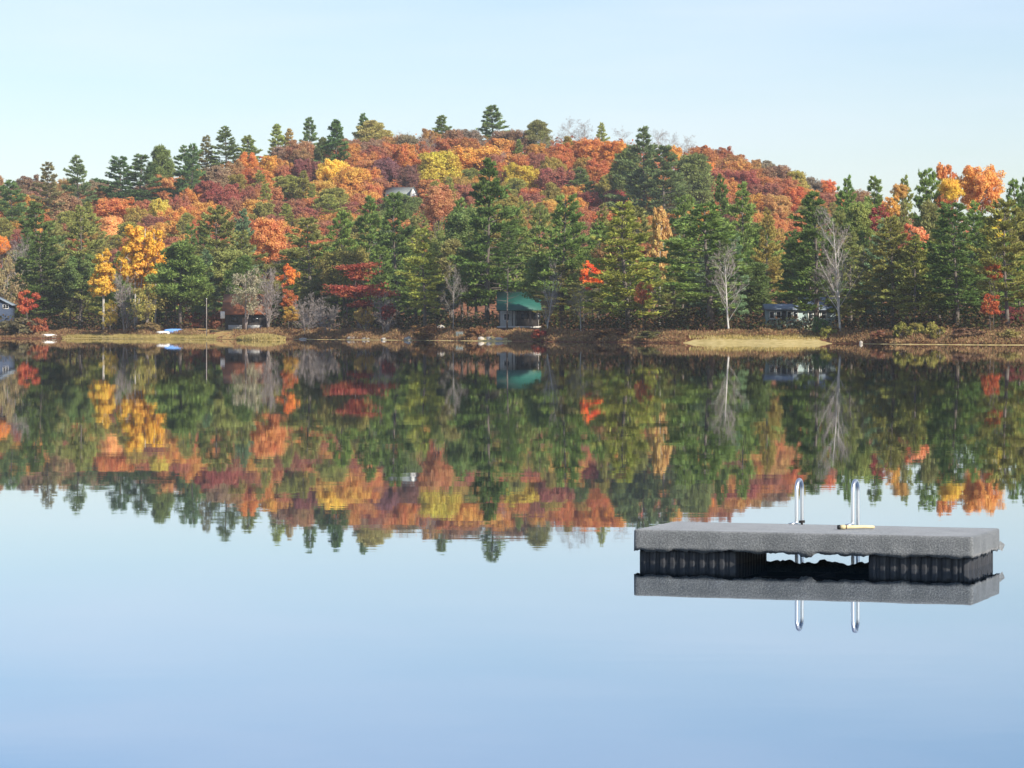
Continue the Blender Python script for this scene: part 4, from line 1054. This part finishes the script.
n = 70000  # added leaf cards, coloured dark to deepen the shade between the trunks
px, d, X, Y = bank_points(n, -30, 1054, 11.0, 75.0, R)
pt_ = 0.5 + 0.5 * np.sin(X * 0.5 + 1.5 * np.sin(Y * 0.33)) * np.sin(Y * 0.27 + 1.3 * np.sin(X * 0.37))
keep = ~(((px > 190) & (px < 246) & (d < 34)) | (R.uniform(0, 1, n) > 0.25 + pt_)) & ~((px > 222) & (px < 268) & (d < 24)) & ~((px > 494) & (px < 545) & (d < 40)) & ~((px > 764) & (px < 850) & (d > 22) & (d < 36))
px, d, X, Y, pt_ = px[keep], d[keep], X[keep], Y[keep], pt_[keep]
P = np.stack([X, Y, ground(X, Y) + R.uniform(0, 1, len(X)) * (0.5 + 2.4 * pt_)], 1)
V, Qd = leafs(R, P, unit(np.array([0, -0.3, 0.8]) + R.normal(0, 0.6, (len(X), 3))), 0.34)
tag(link("added_undergrowth", make_mesh("added_undergrowth", V, Qd, [M['under']])), "dark undergrowth added to deepen the shade on the forest floor between trunks", kind="stuff")
gv, gq, cnt = [], [], 0
for p0, p1, d1, m in ((62, 216, 5.4, 20000), (690, 826, 9.0, 5000)):
    px, d, X, Y = bank_points(m, p0, p1, 0.1, d1, R)
    if p0 > 600:
        k_ = d > 4.5; px, d, X, Y = px[k_], d[k_], X[k_], Y[k_]
    z = ground(X, Y) + 0.05
    D = unit(np.array([0, 0, 1.0]) + R.normal(0, 0.35, (len(X), 3)))
    V, Qd = blades(R, np.stack([X, Y, z], 1), D, 0.34, 0.07)
    gv.append(V); gq.append(Qd + cnt); cnt += len(V)
# the grass islet off the dark cabin's lawn
Yi = CAMH * F / (341.0 - HOR) + 30; Xi = px2x(261, Yi)
a = R.uniform(0, 6.283, 9000); r = np.sqrt(R.uniform(0, 1, 9000))
X = Xi + 3.5 * r * np.cos(a); Y = Yi + 4.2 * r * np.sin(a)
z = 0.5 * (1 - r ** 2)
V, Qd = blades(R, np.stack([X, Y, z], 1), unit(np.array([0, 0, 1.0]) + R.normal(0, .35, (9000, 3))), 0.45, 0.08)
gv.append(V); gq.append(Qd + cnt)
tag(link("shore_grass", make_mesh("shore_grass", np.vstack(gv), np.vstack(gq), [M['grass']])), "yellow green grass on the shore strip and the islet", kind="stuff")
im = MB()
k = 40; ring = [(1.06, -0.6), (1.0, -0.02), (0.8, 0.18), (0.45, 0.4), (0.05, 0.5)]
V = [(Xi + 3.6 * q * math.cos(t / k * 6.2832), Yi + 4.3 * q * math.sin(t / k * 6.2832), zz_) for q, zz_ in ring for t in range(k)]
im.add(V, [(i * k + j, i * k + (j + 1) % k, (i + 1) * k + (j + 1) % k, (i + 1) * k + j) for i in range(4) for j in range(k)])
tag(link("islet", im.mesh("islet", M['turf'], True)), "small grassy islet just off the shore by the dark cabin", kind="structure")

# ------------------------------------------------------------------ shrubs and thickets on the bank, one by one
GSH = "shrubs on the lake bank"
shrubs = [
 ('thicket', 125, 262, 13, 9, "8f7f86", "tall purple grey leafless thicket between the two golden trees"),
 ('sparse', 146, 284, 15, 8, "b79a58", "tan yellow half leafed shrub under the tall golden tree"),
 ('sparse', 110, 300, 9, 8, "c9a445", "yellow shrub at the foot of the smaller golden tree"),
 ('thicket', 268, 268, 17, 10, "a39a92", "tall silver grey leafless thicket covering the dark cabin's right end"),
 ('thicket', 306, 293, 14, 9, "a09aa0", "silver grey leafless thicket in front of the pale grey cottage"),
 ('thicket', 328, 300, 13, 9, "948c90", "leafless grey thicket left of the layered red maple"),
 ('thicket', 385, 292, 14, 9, "9a8c8c", "leafless grey pink thicket right of the layered red maple"),
 ('shrub', 365, 307, 8, 7, "c09a4c", "ochre yellow bush under the layered red maple"),
 ('shrub', 388, 303, 7, 9, "9a3a40", "crimson bush on the bank right of the layered red maple"),
 ('shrub', 429, 324, 15, 4, "96603c", "rust brown low bush under the slim light olive pine"),
 ('shrub', 475, 326, 10, 4, "8f5f40", "rust brown low bush below the giant central pine"),
 ('shrub', 540, 330, 9, 2.5, "a83a34", "red low bush at the foot of the forked birch"),
 ('shrub', 20, 318, 20, 5, "7f6a50", "wide brown green bush at the waterline near the left edge"),
 ('shrub', 40, 318, 8, 4, "a8503c", "red brown bush left of the pale overturned boat"),
 ('shrub', 902, 322, 8, 5, "948440", "yellow green bush, first right of the olive evergreens' pale trunks"),
 ('shrub', 916, 323, 9, 5, "9a8844", "yellow green bush, second of the row on the right bank"),
 ('shrub', 931, 322, 8, 5, "a39048", "brightest yellow bush, third of the row on the right bank"),
 ('shrub', 939, 327, 7, 4, "948440", "lowest yellow bush, last of the row on the right bank"),
 ('shrub', 884, 330, 16, 4, "8a5a42", "brown low bush right of the tall white birch"),
 ('shrub', 965, 328, 18, 4, "84604c", "wide dull brown bush right of the yellow bushes"),
 ('shrub', 1010, 329, 12, 4, "a08a50", "tan low bush at the waterline by the right edge"),
 ('shrub', 655, 331, 15, 4, "7f7344", "olive brown low bush at the left end of the sandy beach"),
 ('shrub', 612, 329, 20, 4, "8c5a3e", "wide rust bush on the bank below the wide tiered pine"),
 ('shrub', 828, 326, 6, 6, "a39a48", "yellow olive bush at the right end of the sandy beach"),
 ('shrub', 820, 317, 8, 9, "6f7a48", "olive bush hiding the blue grey cabin's right end"),
 ('shrub', 770, 328, 14, 10, "8f7040", "tan brown bush in front of the blue grey cabin's left end"),
 ('shrub', 192, 312, 9, 24, "94503a", "rust red bush at the back of the lawn"),
 ('shrub', 217, 312, 7, 24, "8a4c3c", "dull red bush left behind the white board"),
 ('shrub', 150, 322, 10, 8, "9c7a50", "tan bush left of the blue covered boat"),
]
for k, px, top, hw, off, c, lab in shrubs:
    plant(k, px, top, hw, shore_y(px, off), c, lab, 'thicket' if k == 'thicket' else 'shrub', 'bush', GSH, True)

# ------------------------------------------------------------------ small things on the far shore
M['rock'] = simple("pale_granite", "b4aca0", 0.9, 0.2, 4, bump=0.6)
def rock(px, y, w, h, off, lab, c=None):
    Rr = np.random.default_rng(int(px * 7))
    Y = shore_y(px, off); X = px2x(px, Y); u = Y / F
    mb = MB(); V = []
    k, rows = 10, 6
    for i in range(rows + 1):
        th = math.pi * i / rows
        for j in range(k):
            f = 1 + Rr.uniform(-.18, .18)
            V.append((w * u * .5 * math.sin(th) * math.cos(j / k * 6.283) * f, w * u * .4 * math.sin(th) * math.sin(j / k * 6.283) * f, h * u * .62 * math.cos(th) * f + h * u * .25))
    mb.add(V, [(i * k + j, (i + 1) * k + j, (i + 1) * k + (j + 1) % k, i * k + (j + 1) % k) for i in range(rows) for j in range(k)])
    o = link("rock", mb.mesh("rock", M['rock'], False), None, (X, Y, gz(X, Y) + 0.02))
    tag(o, lab, "rock", "rocks along the waterline")
rock(408, 336, 9, 4, 1.5, "pale white rock at the waterline below the dark pine")
rock(303, 339, 8, 2.5, 0.3, "flat pale rock at the waterline right of the grassy islet")
rock(352, 339, 12, 3, 0.3, "long pale rock at the waterline below the layered red maple")
rock(366, 339, 8, 2.5, 0.2, "small pale rock right of the long pale waterline rock")
rock(384, 338.5, 6, 2.5, 0.4, "small pale rock at the waterline left of the white rock")
rock(481, 338, 7, 4, 0.8, "pale rock at the small landing, leftmost of three")
rock(489, 338.5, 6, 4, 0.6, "pale rock at the small landing, middle of three")
rock(499, 338, 8, 3.5, 0.8, "pale rock at the small landing, rightmost of three")
rock(861, 342, 4, 4, 0.5, "small upright pale rock at the waterline right of the tall white birch")
rock(441, 321, 9, 7, 12, "pale boulder behind the rust bush under the slim olive pine")

def hull(name, L, W, Hh, mt, loc, rz, over=False):
    """a canoe shaped hull with an open top (over: lying upside down)"""
    o = link(name, None, None, loc)
    o.rotation_euler = (math.pi if over else 0, 0, rz)
    mb = MB(); ns, k = 14, 9; V = []
    for i in range(ns + 1):
        t = -1 + 2 * i / ns
        w = W / 2 * (1 - abs(t) ** 2.4) + 0.015; rise = 0.22 * Hh * abs(t) ** 3
        for j in range(k):
            a = math.pi * (j / (k - 1))
            V.append((t * L / 2, -w * math.cos(a), Hh * (1 - math.sin(a) ** 0.7) + rise))
    q = [(i * k + j, (i + 1) * k + j, (i + 1) * k + j + 1, i * k + j + 1) for i in range(ns) for j in range(k - 1)]
    mb.add(V, q)
    h_ = part("hull", mb, mt, o, True)
    m = h_.modifiers.new("thick", 'SOLIDIFY'); m.thickness = 0.03
    gw = MB()
    for j in (0, k - 1): gw.tube([V[i * k + j] for i in range(ns + 1)], 0.03, 5)
    part("gunwale", gw, M['grey_panel'], o, True)
    for t in (-0.4, 0.35):
        part("seat", MB().box(t * L / 2 - .12, t * L / 2 + .12, -W * .40, W * .40, Hh * .72, Hh * .78), M['wood'], o)
    return o
M['blue'] = simple("blue_hull_paint", "6f9fe0", 0.5, 0.1, 2)
Yb = shore_y(172, 9.5); Xb = px2x(175, Yb)
tag(hull("canoe", 3.4, 0.95, 0.75, M['blue'], (Xb, Yb, gz(Xb, Yb) + .02 + .75), math.radians(8), True), "bright blue canoe lying upturned on the grass under the egg shaped pine", "canoe", "boats on the grass")
Xb = px2x(163, Yb - .8)
tag(hull("canoe", 2.2, 0.8, 0.55, M['white'], (Xb, Yb - .8, gz(Xb, Yb - .8) + .57), math.radians(-14), True), "short white canoe lying upturned left of the blue canoe", "canoe", "boats on the grass")
Yb = shore_y(49, 2.0); Xb = px2x(49, Yb)
tag(hull("rowing_boat", 2.6, 0.9, 0.55, M['white'], (Xb, Yb, gz(Xb, Yb) + .57), math.radians(6), True), "pale boat lying upturned on the shore right of the left bush", "boat")

Yp = shore_y(206.5, 5); Xp = px2x(206.5, Yp); zp = gz(Xp, Yp)
fl = link("flag_pole", None, None, (Xp, Yp, zp - .3))
part("pole", MB().tube([(0, 0, 0), (0, 0, y2z(299, Yp) - zp + .3)], [0.075, 0.05], 8), M['twig'], fl, True)
part("cap", MB().tube([(0, 0, y2z(299, Yp) - zp + .3), (0, 0, y2z(299, Yp) - zp + .42)], [0.09, 0.03], 8), M['white'], fl, True)
tag(fl, "slender pale bare pole on the lawn left of the dark cabin", "pole")

Yt = shore_y(196, 22); Xt = px2x(196, Yt)
M['redwood'] = simple("reddish_brown_wood", "8d5038", 0.8, 0.2, 3)
pt = link("picnic_table", None, None, (Xt, Yt, gz(Xt, Yt)))
part("table_top", MB().box(-.9, .9, -.38, .38, .70, .75), M['redwood'], pt, bevel=.01)
for s in (-1, 1):
    part("bench", MB().box(-.9, .9, s * .68 - .13, s * .68 + .13, .42, .46), M['redwood'], pt)
    part("leg", MB().add([(s * .6 - .04, -.72, 0), (s * .6 + .04, -.72, 0), (s * .6 + .04, -.62, 0), (s * .6 - .04, -.62, 0), (s * .6 - .04, -.25, .69), (s * .6 + .04, -.25, .69), (s * .6 + .04, -.15, .69), (s * .6 - .04, -.15, .69)],
         [(0, 1, 5, 4), (1, 2, 6, 5), (2, 3, 7, 6), (3, 0, 4, 7), (3, 2, 1, 0), (4, 5, 6, 7)]).add([(s * .6 - .04, .72, 0), (s * .6 + .04, .72, 0), (s * .6 + .04, .62, 0), (s * .6 - .04, .62, 0), (s * .6 - .04, .25, .69), (s * .6 + .04, .25, .69), (s * .6 + .04, .15, .69), (s * .6 - .04, .15, .69)],
         [(4, 5, 1, 0), (5, 6, 2, 1), (6, 7, 3, 2), (7, 4, 0, 3), (0, 1, 2, 3), (7, 6, 5, 4)]), M['redwood'], pt)
tag(pt, "reddish brown picnic table at the back of the lawn", "picnic table")

Yc = shore_y(459.5, 4); Xc = px2x(459.5, Yc); u = Yc / F
bx = link("storage_box", None, None, (Xc, Yc, gz(Xc, Yc)))
M['slate'] = simple("grey_green_painted_wood", "6d7a78", 0.7, 0.1, 3)
part("body", MB().box(-3.6 * u, 3.6 * u, -.35, .35, -.15, .85), M['slate'], bx, bevel=.02)
part("lid", MB().box(-3.8 * u, 3.8 * u, -.4, .4, .855, .93), M['grey_panel'], bx, bevel=.015)
tag(bx, "grey green wooden box on the bank beside the thin bare tree", "box")

# ------------------------------------------------------------------ the swim raft
mc, nt, b = mat("grey_outdoor_carpet")
tcn = N(nt, "ShaderNodeTexCoord")
n1 = N(nt, "ShaderNodeTexNoise"); n1.inputs["Scale"].default_value = 55; n1.inputs["Detail"].default_value = 6; n1.inputs["Roughness"].default_value = 0.75
n2 = N(nt, "ShaderNodeTexNoise"); n2.inputs["Scale"].default_value = 3.5; n2.inputs["Detail"].default_value = 5
r1 = ramp(nt, [(0.25, rgb("53565a")), (0.5, rgb("808384")), (0.75, rgb("b2b4b3"))])
r2 = ramp(nt, [(0.3, (0.70, 0.71, 0.71, 1)), (0.7, (1.0, 1.0, 1.0, 1))])
mm = N(nt, "ShaderNodeMix", data_type='RGBA', blend_type='MULTIPLY'); mm.inputs[0].default_value = 1.0
L = nt.links.new
L(tcn.outputs["Object"], n1.inputs["Vector"]); L(tcn.outputs["Object"], n2.inputs["Vector"])
L(n1.outputs["Fac"], r1.inputs[0]); L(n2.outputs["Fac"], r2.inputs[0]); L(r1.outputs[0], mm.inputs[6]); L(r2.outputs[0], mm.inputs[7])
L(mm.outputs[2], b.inputs["Base Color"]); b.inputs["Roughness"].default_value = 0.75; b.inputs["Specular IOR Level"].default_value = 0.35
b.inputs["Sheen Weight"].default_value = 0.35; b.inputs["Sheen Roughness"].default_value = 0.35
bn = N(nt, "ShaderNodeBump"); bn.inputs["Strength"].default_value = 0.7; bn.inputs["Distance"].default_value = 0.012
L(n1.outputs["Fac"], bn.inputs["Height"]); L(bn.outputs[0], b.inputs["Normal"])
M['carpet'] = mc
M['float'] = simple("black_plastic_float", "323234", 0.6, 0.4, 9)
M['frame'] = simple("dark_timber", "241f1c", 0.8, 0.3, 4)  # very dark brown for the frame and cleat
mst, nt, b = mat("brushed_steel"); b.inputs["Base Color"].default_value = (0.92, 0.91, 0.88, 1); b.inputs["Metallic"].default_value = 1.0; b.inputs["Roughness"].default_value = 0.36
M['steel'] = mst

FL = np.array([1.278, 34.27]); FR = np.array([4.690, 33.08])
ex = (FR - FL) / np.linalg.norm(FR - FL); WID = float(np.linalg.norm(FR - FL)); ey = np.array([-ex[1], ex[0]]); DEP = 1.47
RS = CAMH / 2.5          # real size of the raft (about 3 m wide)
raft = link("swim_raft", None, None, (FL[0] * RS, FL[1] * RS, 0))
raft.scale = (RS, RS, RS)
raft.rotation_euler = (0, 0, math.atan2(ex[1], ex[0]))
ZT, ZB = 0.350, 0.128
# carpeted deck: rounded shoulders, slack carpet sides with a ragged hem
R = np.random.default_rng(3)
def edge_pts():
    pts = []
    n1_, n2_ = 130, 54
    c = 0.035
    for i in range(n1_): pts.append((c + (WID - 2 * c) * i / (n1_ - 1), 0.0, 0, -1))
    for a in (0.33, 0.66): pts.append((WID - c + c * math.sin(a * 1.57), c - c * math.cos(a * 1.57), .7, -.7))
    for i in range(n2_): pts.append((WID, c + (DEP - 2 * c) * i / (n2_ - 1), 1, 0))
    for a in (0.33, 0.66): pts.append((WID - c + c * math.cos(a * 1.57), DEP - c + c * math.sin(a * 1.57), .7, .7))
    for i in range(n1_): pts.append((WID - c - (WID - 2 * c) * i / (n1_ - 1), DEP, 0, 1))
    for a in (0.33, 0.66): pts.append((c - c * math.sin(a * 1.57), DEP - c + c * math.cos(a * 1.57), -.7, .7))
    for i in range(n2_): pts.append((0.0, DEP - c - (DEP - 2 * c) * i / (n2_ - 1), -1, 0))
    for a in (0.33, 0.66): pts.append((c - c * math.cos(a * 1.57), c - c * math.sin(a * 1.57), -.7, -.7))
    return np.array(pts)
E = edge_pts(); m = len(E)
s_ = np.arange(m)
wav = 0.006 * np.sin(s_ * 0.21) + 0.004 * np.sin(s_ * 0.57 + 1) 
hem = 0.009 * np.sin(s_ * 0.33 + 2) + 0.006 * np.sin(s_ * 0.9) + R.uniform(-.007, .007, m)
hem -= np.where((s_ > 30) & (s_ < 48), -0.010, 0) + np.where((s_ > 64) & (s_ < 70), 0.022, 0)
back = (E[:, 3] > 0.5) & (E[:, 0] > .3) & (E[:, 0] < WID - .3)
hem = hem - np.where(back, 0.072 + R.uniform(-.006, .012, m) + 0.01 * np.sin(s_ * 0.4), 0)
rows = []
for t, inset in ((0, 0.022), (0.03, 0.004), (0.09, 0.0)):
    rows.append(np.stack([E[:, 0] - E[:, 2] * inset, E[:, 1] - E[:, 3] * inset, np.full(m, ZT) - t * (ZT - ZB)], 1))
for t in (0.3, 0.55, 0.8, 1.0):
    rows.append(np.stack([E[:, 0] + E[:, 2] * wav * t, E[:, 1] + E[:, 3] * wav * t, np.full(m, ZT - t * (ZT - ZB)) + (hem if t == 1.0 else 0)], 1))
rows.append(np.stack([E[:, 0] - E[:, 2] * 0.02, E[:, 1] - E[:, 3] * 0.02, np.full(m, ZB + 0.01) + hem], 1))
rows.append(np.stack([E[:, 0] - E[:, 2] * 0.02, E[:, 1] - E[:, 3] * 0.02, np.full(m, ZB + 0.08)], 1))
V = np.vstack(rows); k = len(rows)
Q = [(i * m + j, (i + 1) * m + j, (i + 1) * m + (j + 1) % m, i * m + (j + 1) % m) for i in range(k - 1) for j in range(m)]
dm = MB(); dm.add(V, Q)
# top sheet
nu, nv = 60, 24
U_ = np.linspace(0.022, WID - .022, nu); W_ = np.linspace(0.022, DEP - .022, nv)
gu, gv_ = np.meshgrid(U_, W_)
zt2 = ZT + 0.0035 * np.sin(gu * 3.1 + 1) * np.sin(gv_ * 4.0) + 0.0015 * np.sin(gu * 11) + 0.001
ed = np.minimum.reduce([gu - .022, WID - .022 - gu, gv_ - .022, DEP - .022 - gv_]); zt2 = ZT - 0.0005 + (zt2 - ZT) * np.clip(ed / 0.15, 0, 1)
id2 = np.arange(nu * nv).reshape(nv, nu)
dm.add(np.stack([gu, gv_, zt2], -1).reshape(-1, 3), np.stack([id2[:-1, :-1], id2[:-1, 1:], id2[1:, 1:], id2[1:, :-1]], -1).reshape(-1, 4))
deck = part("deck_carpet", dm, M['carpet'], raft, True)
# seam in the middle of the carpet front
xs_ = WID * 0.505
part("seam", MB().tube([(xs_, -0.002, 0.26), (xs_ + .004, -.004, 0.2), (xs_ - .003, -.005, ZB)], 0.002, 5), M['carpet'], deck)
# torn flap at the back right corner
part("carpet_flap", MB().add([(WID + .004, DEP - .10, ZB + .01), (WID + .03, DEP - .02, ZB - .02), (WID + .05, DEP + .02, ZB + .05), (WID + .004, DEP - .02, ZB + .09)], [(0, 1, 2, 3)]), M['carpet'], deck)
# timber frame below the carpet
fr = MB()
for y0_, y1_ in ((0.03, 0.07), (DEP / 2 - .02, DEP / 2 + .02), (DEP - .07, DEP - .03)): fr.box(0.03, WID - .03, y0_, y1_, 0.165, 0.335)
for x0_ in (0.03, 1.05, WID / 2, WID - 1.1, WID - .07): fr.box(x0_, x0_ + .04, 0.071, DEP - .071, 0.15, 0.335)
part("timber_frame", fr, M['frame'], raft)
# ribbed floats
def float_mb(x0, x1, y0, y1):
    mb = MB(); per = []
    def rib(t): 
        q = (t / 0.108) % 1.0
        return 0.028 if (0.10 < q < 0.62) else (0.012 if 0.72 < q < 0.9 else 0.0)
    for (ax, ay), (bx_, by), (nx_, ny_) in (((x0, y0), (x1, y0), (0, -1)), ((x1, y0), (x1, y1), (1, 0)), ((x1, y1), (x0, y1), (0, 1)), ((x0, y1), (x0, y0), (-1, 0))):
        Ln = math.hypot(bx_ - ax, by - ay); nn = int(Ln / 0.012)
        for i in range(nn):
            t = i / nn; r = rib(t * Ln) * min(1, 12 * t, 12 * (1 - t))
            per.append((ax + (bx_ - ax) * t + nx_ * r, ay + (by - ay) * t + ny_ * r))
    k_ = len(per)
    cxm, cym = (x0 + x1) / 2, (y0 + y1) / 2
    Vv = []
    lv = [(-0.30, 0.86), (-0.25, 0.97), (-0.02, 1.0), (0.06, 1.0), (0.10, 1.0), (0.145, 0.995), (0.16, 0.95)]
    for z_, s2 in lv:
        Vv += [(cxm + (x - cxm) * s2, cym + (y - cym) * s2, z_) for x, y in per]
    Vv += [(cxm, cym, -0.30), (cxm, cym, 0.16)]
    q = [(i * k_ + j, i * k_ + (j + 1) % k_, (i + 1) * k_ + (j + 1) % k_, (i + 1) * k_ + j) for i in range(len(lv) - 1) for j in range(k_)]
    n_ = len(lv) * k_
    tr = [(n_, (j + 1) % k_, j) for j in range(k_)] + [(n_ + 1, n_ - k_ + j, n_ - k_ + (j + 1) % k_) for j in range(k_)]
    return mb.add(Vv, q, tr)
part("float", float_mb(0.045, 1.09, 0.09, DEP - .10), M['float'], raft)
part("float", float_mb(WID - 1.10, WID - .06, 0.09, DEP - .10), M['float'], raft)
# ladder on the far side
def rail_pts(x):
    y0_, rr, zc = DEP + .15, 0.12, 0.695
    P = [(x, y0_, -0.9), (x, y0_, 0.2), (x, y0_, zc)]
    for i in range(1, 13):
        a = math.pi - math.pi * i / 12
        P.append((x, y0_ + rr + rr * math.cos(a), zc + rr * math.sin(a)))
    P += [(x, y0_ + 2 * rr, 0.25), (x, y0_ + 2 * rr - .02, -0.25)]
    return P
xl_, xr_ = 1.36, 1.985
lad = None
for x in (xl_, xr_):
    rl = part("ladder_rail", MB().tube(rail_pts(x), 0.0225, 12), M['steel'], raft, True)
    part("bracket", MB().box(x - .03, x + .03, DEP - .09, DEP + .13, ZT + .002, ZT + .012), M['steel'], rl)
for z_ in (-0.05, -0.33, -0.61): part("ladder_step", MB().box(xl_ - .02, xr_ + .02, DEP + .10, DEP + .18, z_ - .015, z_ + .015), M['steel'], raft, bevel=.008)
part("cleat", MB().tube([(xl_ + .09, DEP - .10, ZT + .03), (xl_ + .15, DEP - .08, ZT + .035)], 0.014, 8).tube([(xl_ + .12, DEP - .09, ZT), (xl_ + .12, DEP - .09, ZT + .03)], 0.012, 8), M['frame'], raft, True)
tag(raft, "grey carpeted swim raft on black floats with two steel ladder rails", "raft")

# pale stick lying on the deck
M['tan'] = simple("pale_dry_stick", "d9c79a", 0.7, 0.15, 12)
M['black'] = simple("black_rubber", "18181a", 0.6, 0.1, 8)
st = link("wooden_stick", None, raft); st.parent = None
c0 = FL + ex * (xr_ + 0.24) + ey * (DEP - .72)
st.scale = (RS, RS, RS); st.location = (c0[0] * RS, c0[1] * RS, (ZT + 0.026) * RS); st.rotation_euler = (0, 0, math.radians(6))
part("shaft", MB().tube([(-.17, 0, 0), (-.12, 0, 0), (-.115, 0, 0.001), (.12, .004, .001), (.19, .01, -.003), (.2, .01, -.004)], [.024, .025, .019, .018, .017, .010], 10), M['tan'], st, True)
part("grip", MB().tube([(-.20, 0, 0), (-.172, 0, 0)], [.023, .026], 10), M['black'], st, True)
part("ring", MB().tube([(-.112, 0, 0), (-.10, 0, 0)], .0225, 10), M['wood'], st, True)
tag(st, "short pale stick with a black end lying on the raft", "stick")

# ------------------------------------------------------------------ thin autumn haze over the whole place
hm = bpy.data.materials.new("haze"); hm.use_nodes = True
hn = hm.node_tree; hn.nodes.clear()
ho = hn.nodes.new("ShaderNodeOutputMaterial"); hv = hn.nodes.new("ShaderNodeVolumePrincipled")
hv.inputs["Color"].default_value = (0.84, 0.92, 1.0, 1); hv.inputs["Density"].default_value = 0.00011; hv.inputs["Anisotropy"].default_value = 0.0
hn.links.new(hv.outputs[0], ho.inputs["Volume"])
hb = MB().box(-1900, 1900, -1000, 3600, -3.0, 82)
tag(link("haze", hb.mesh("haze", hm)), "thin pale haze between the camera and the hill", kind="stuff")
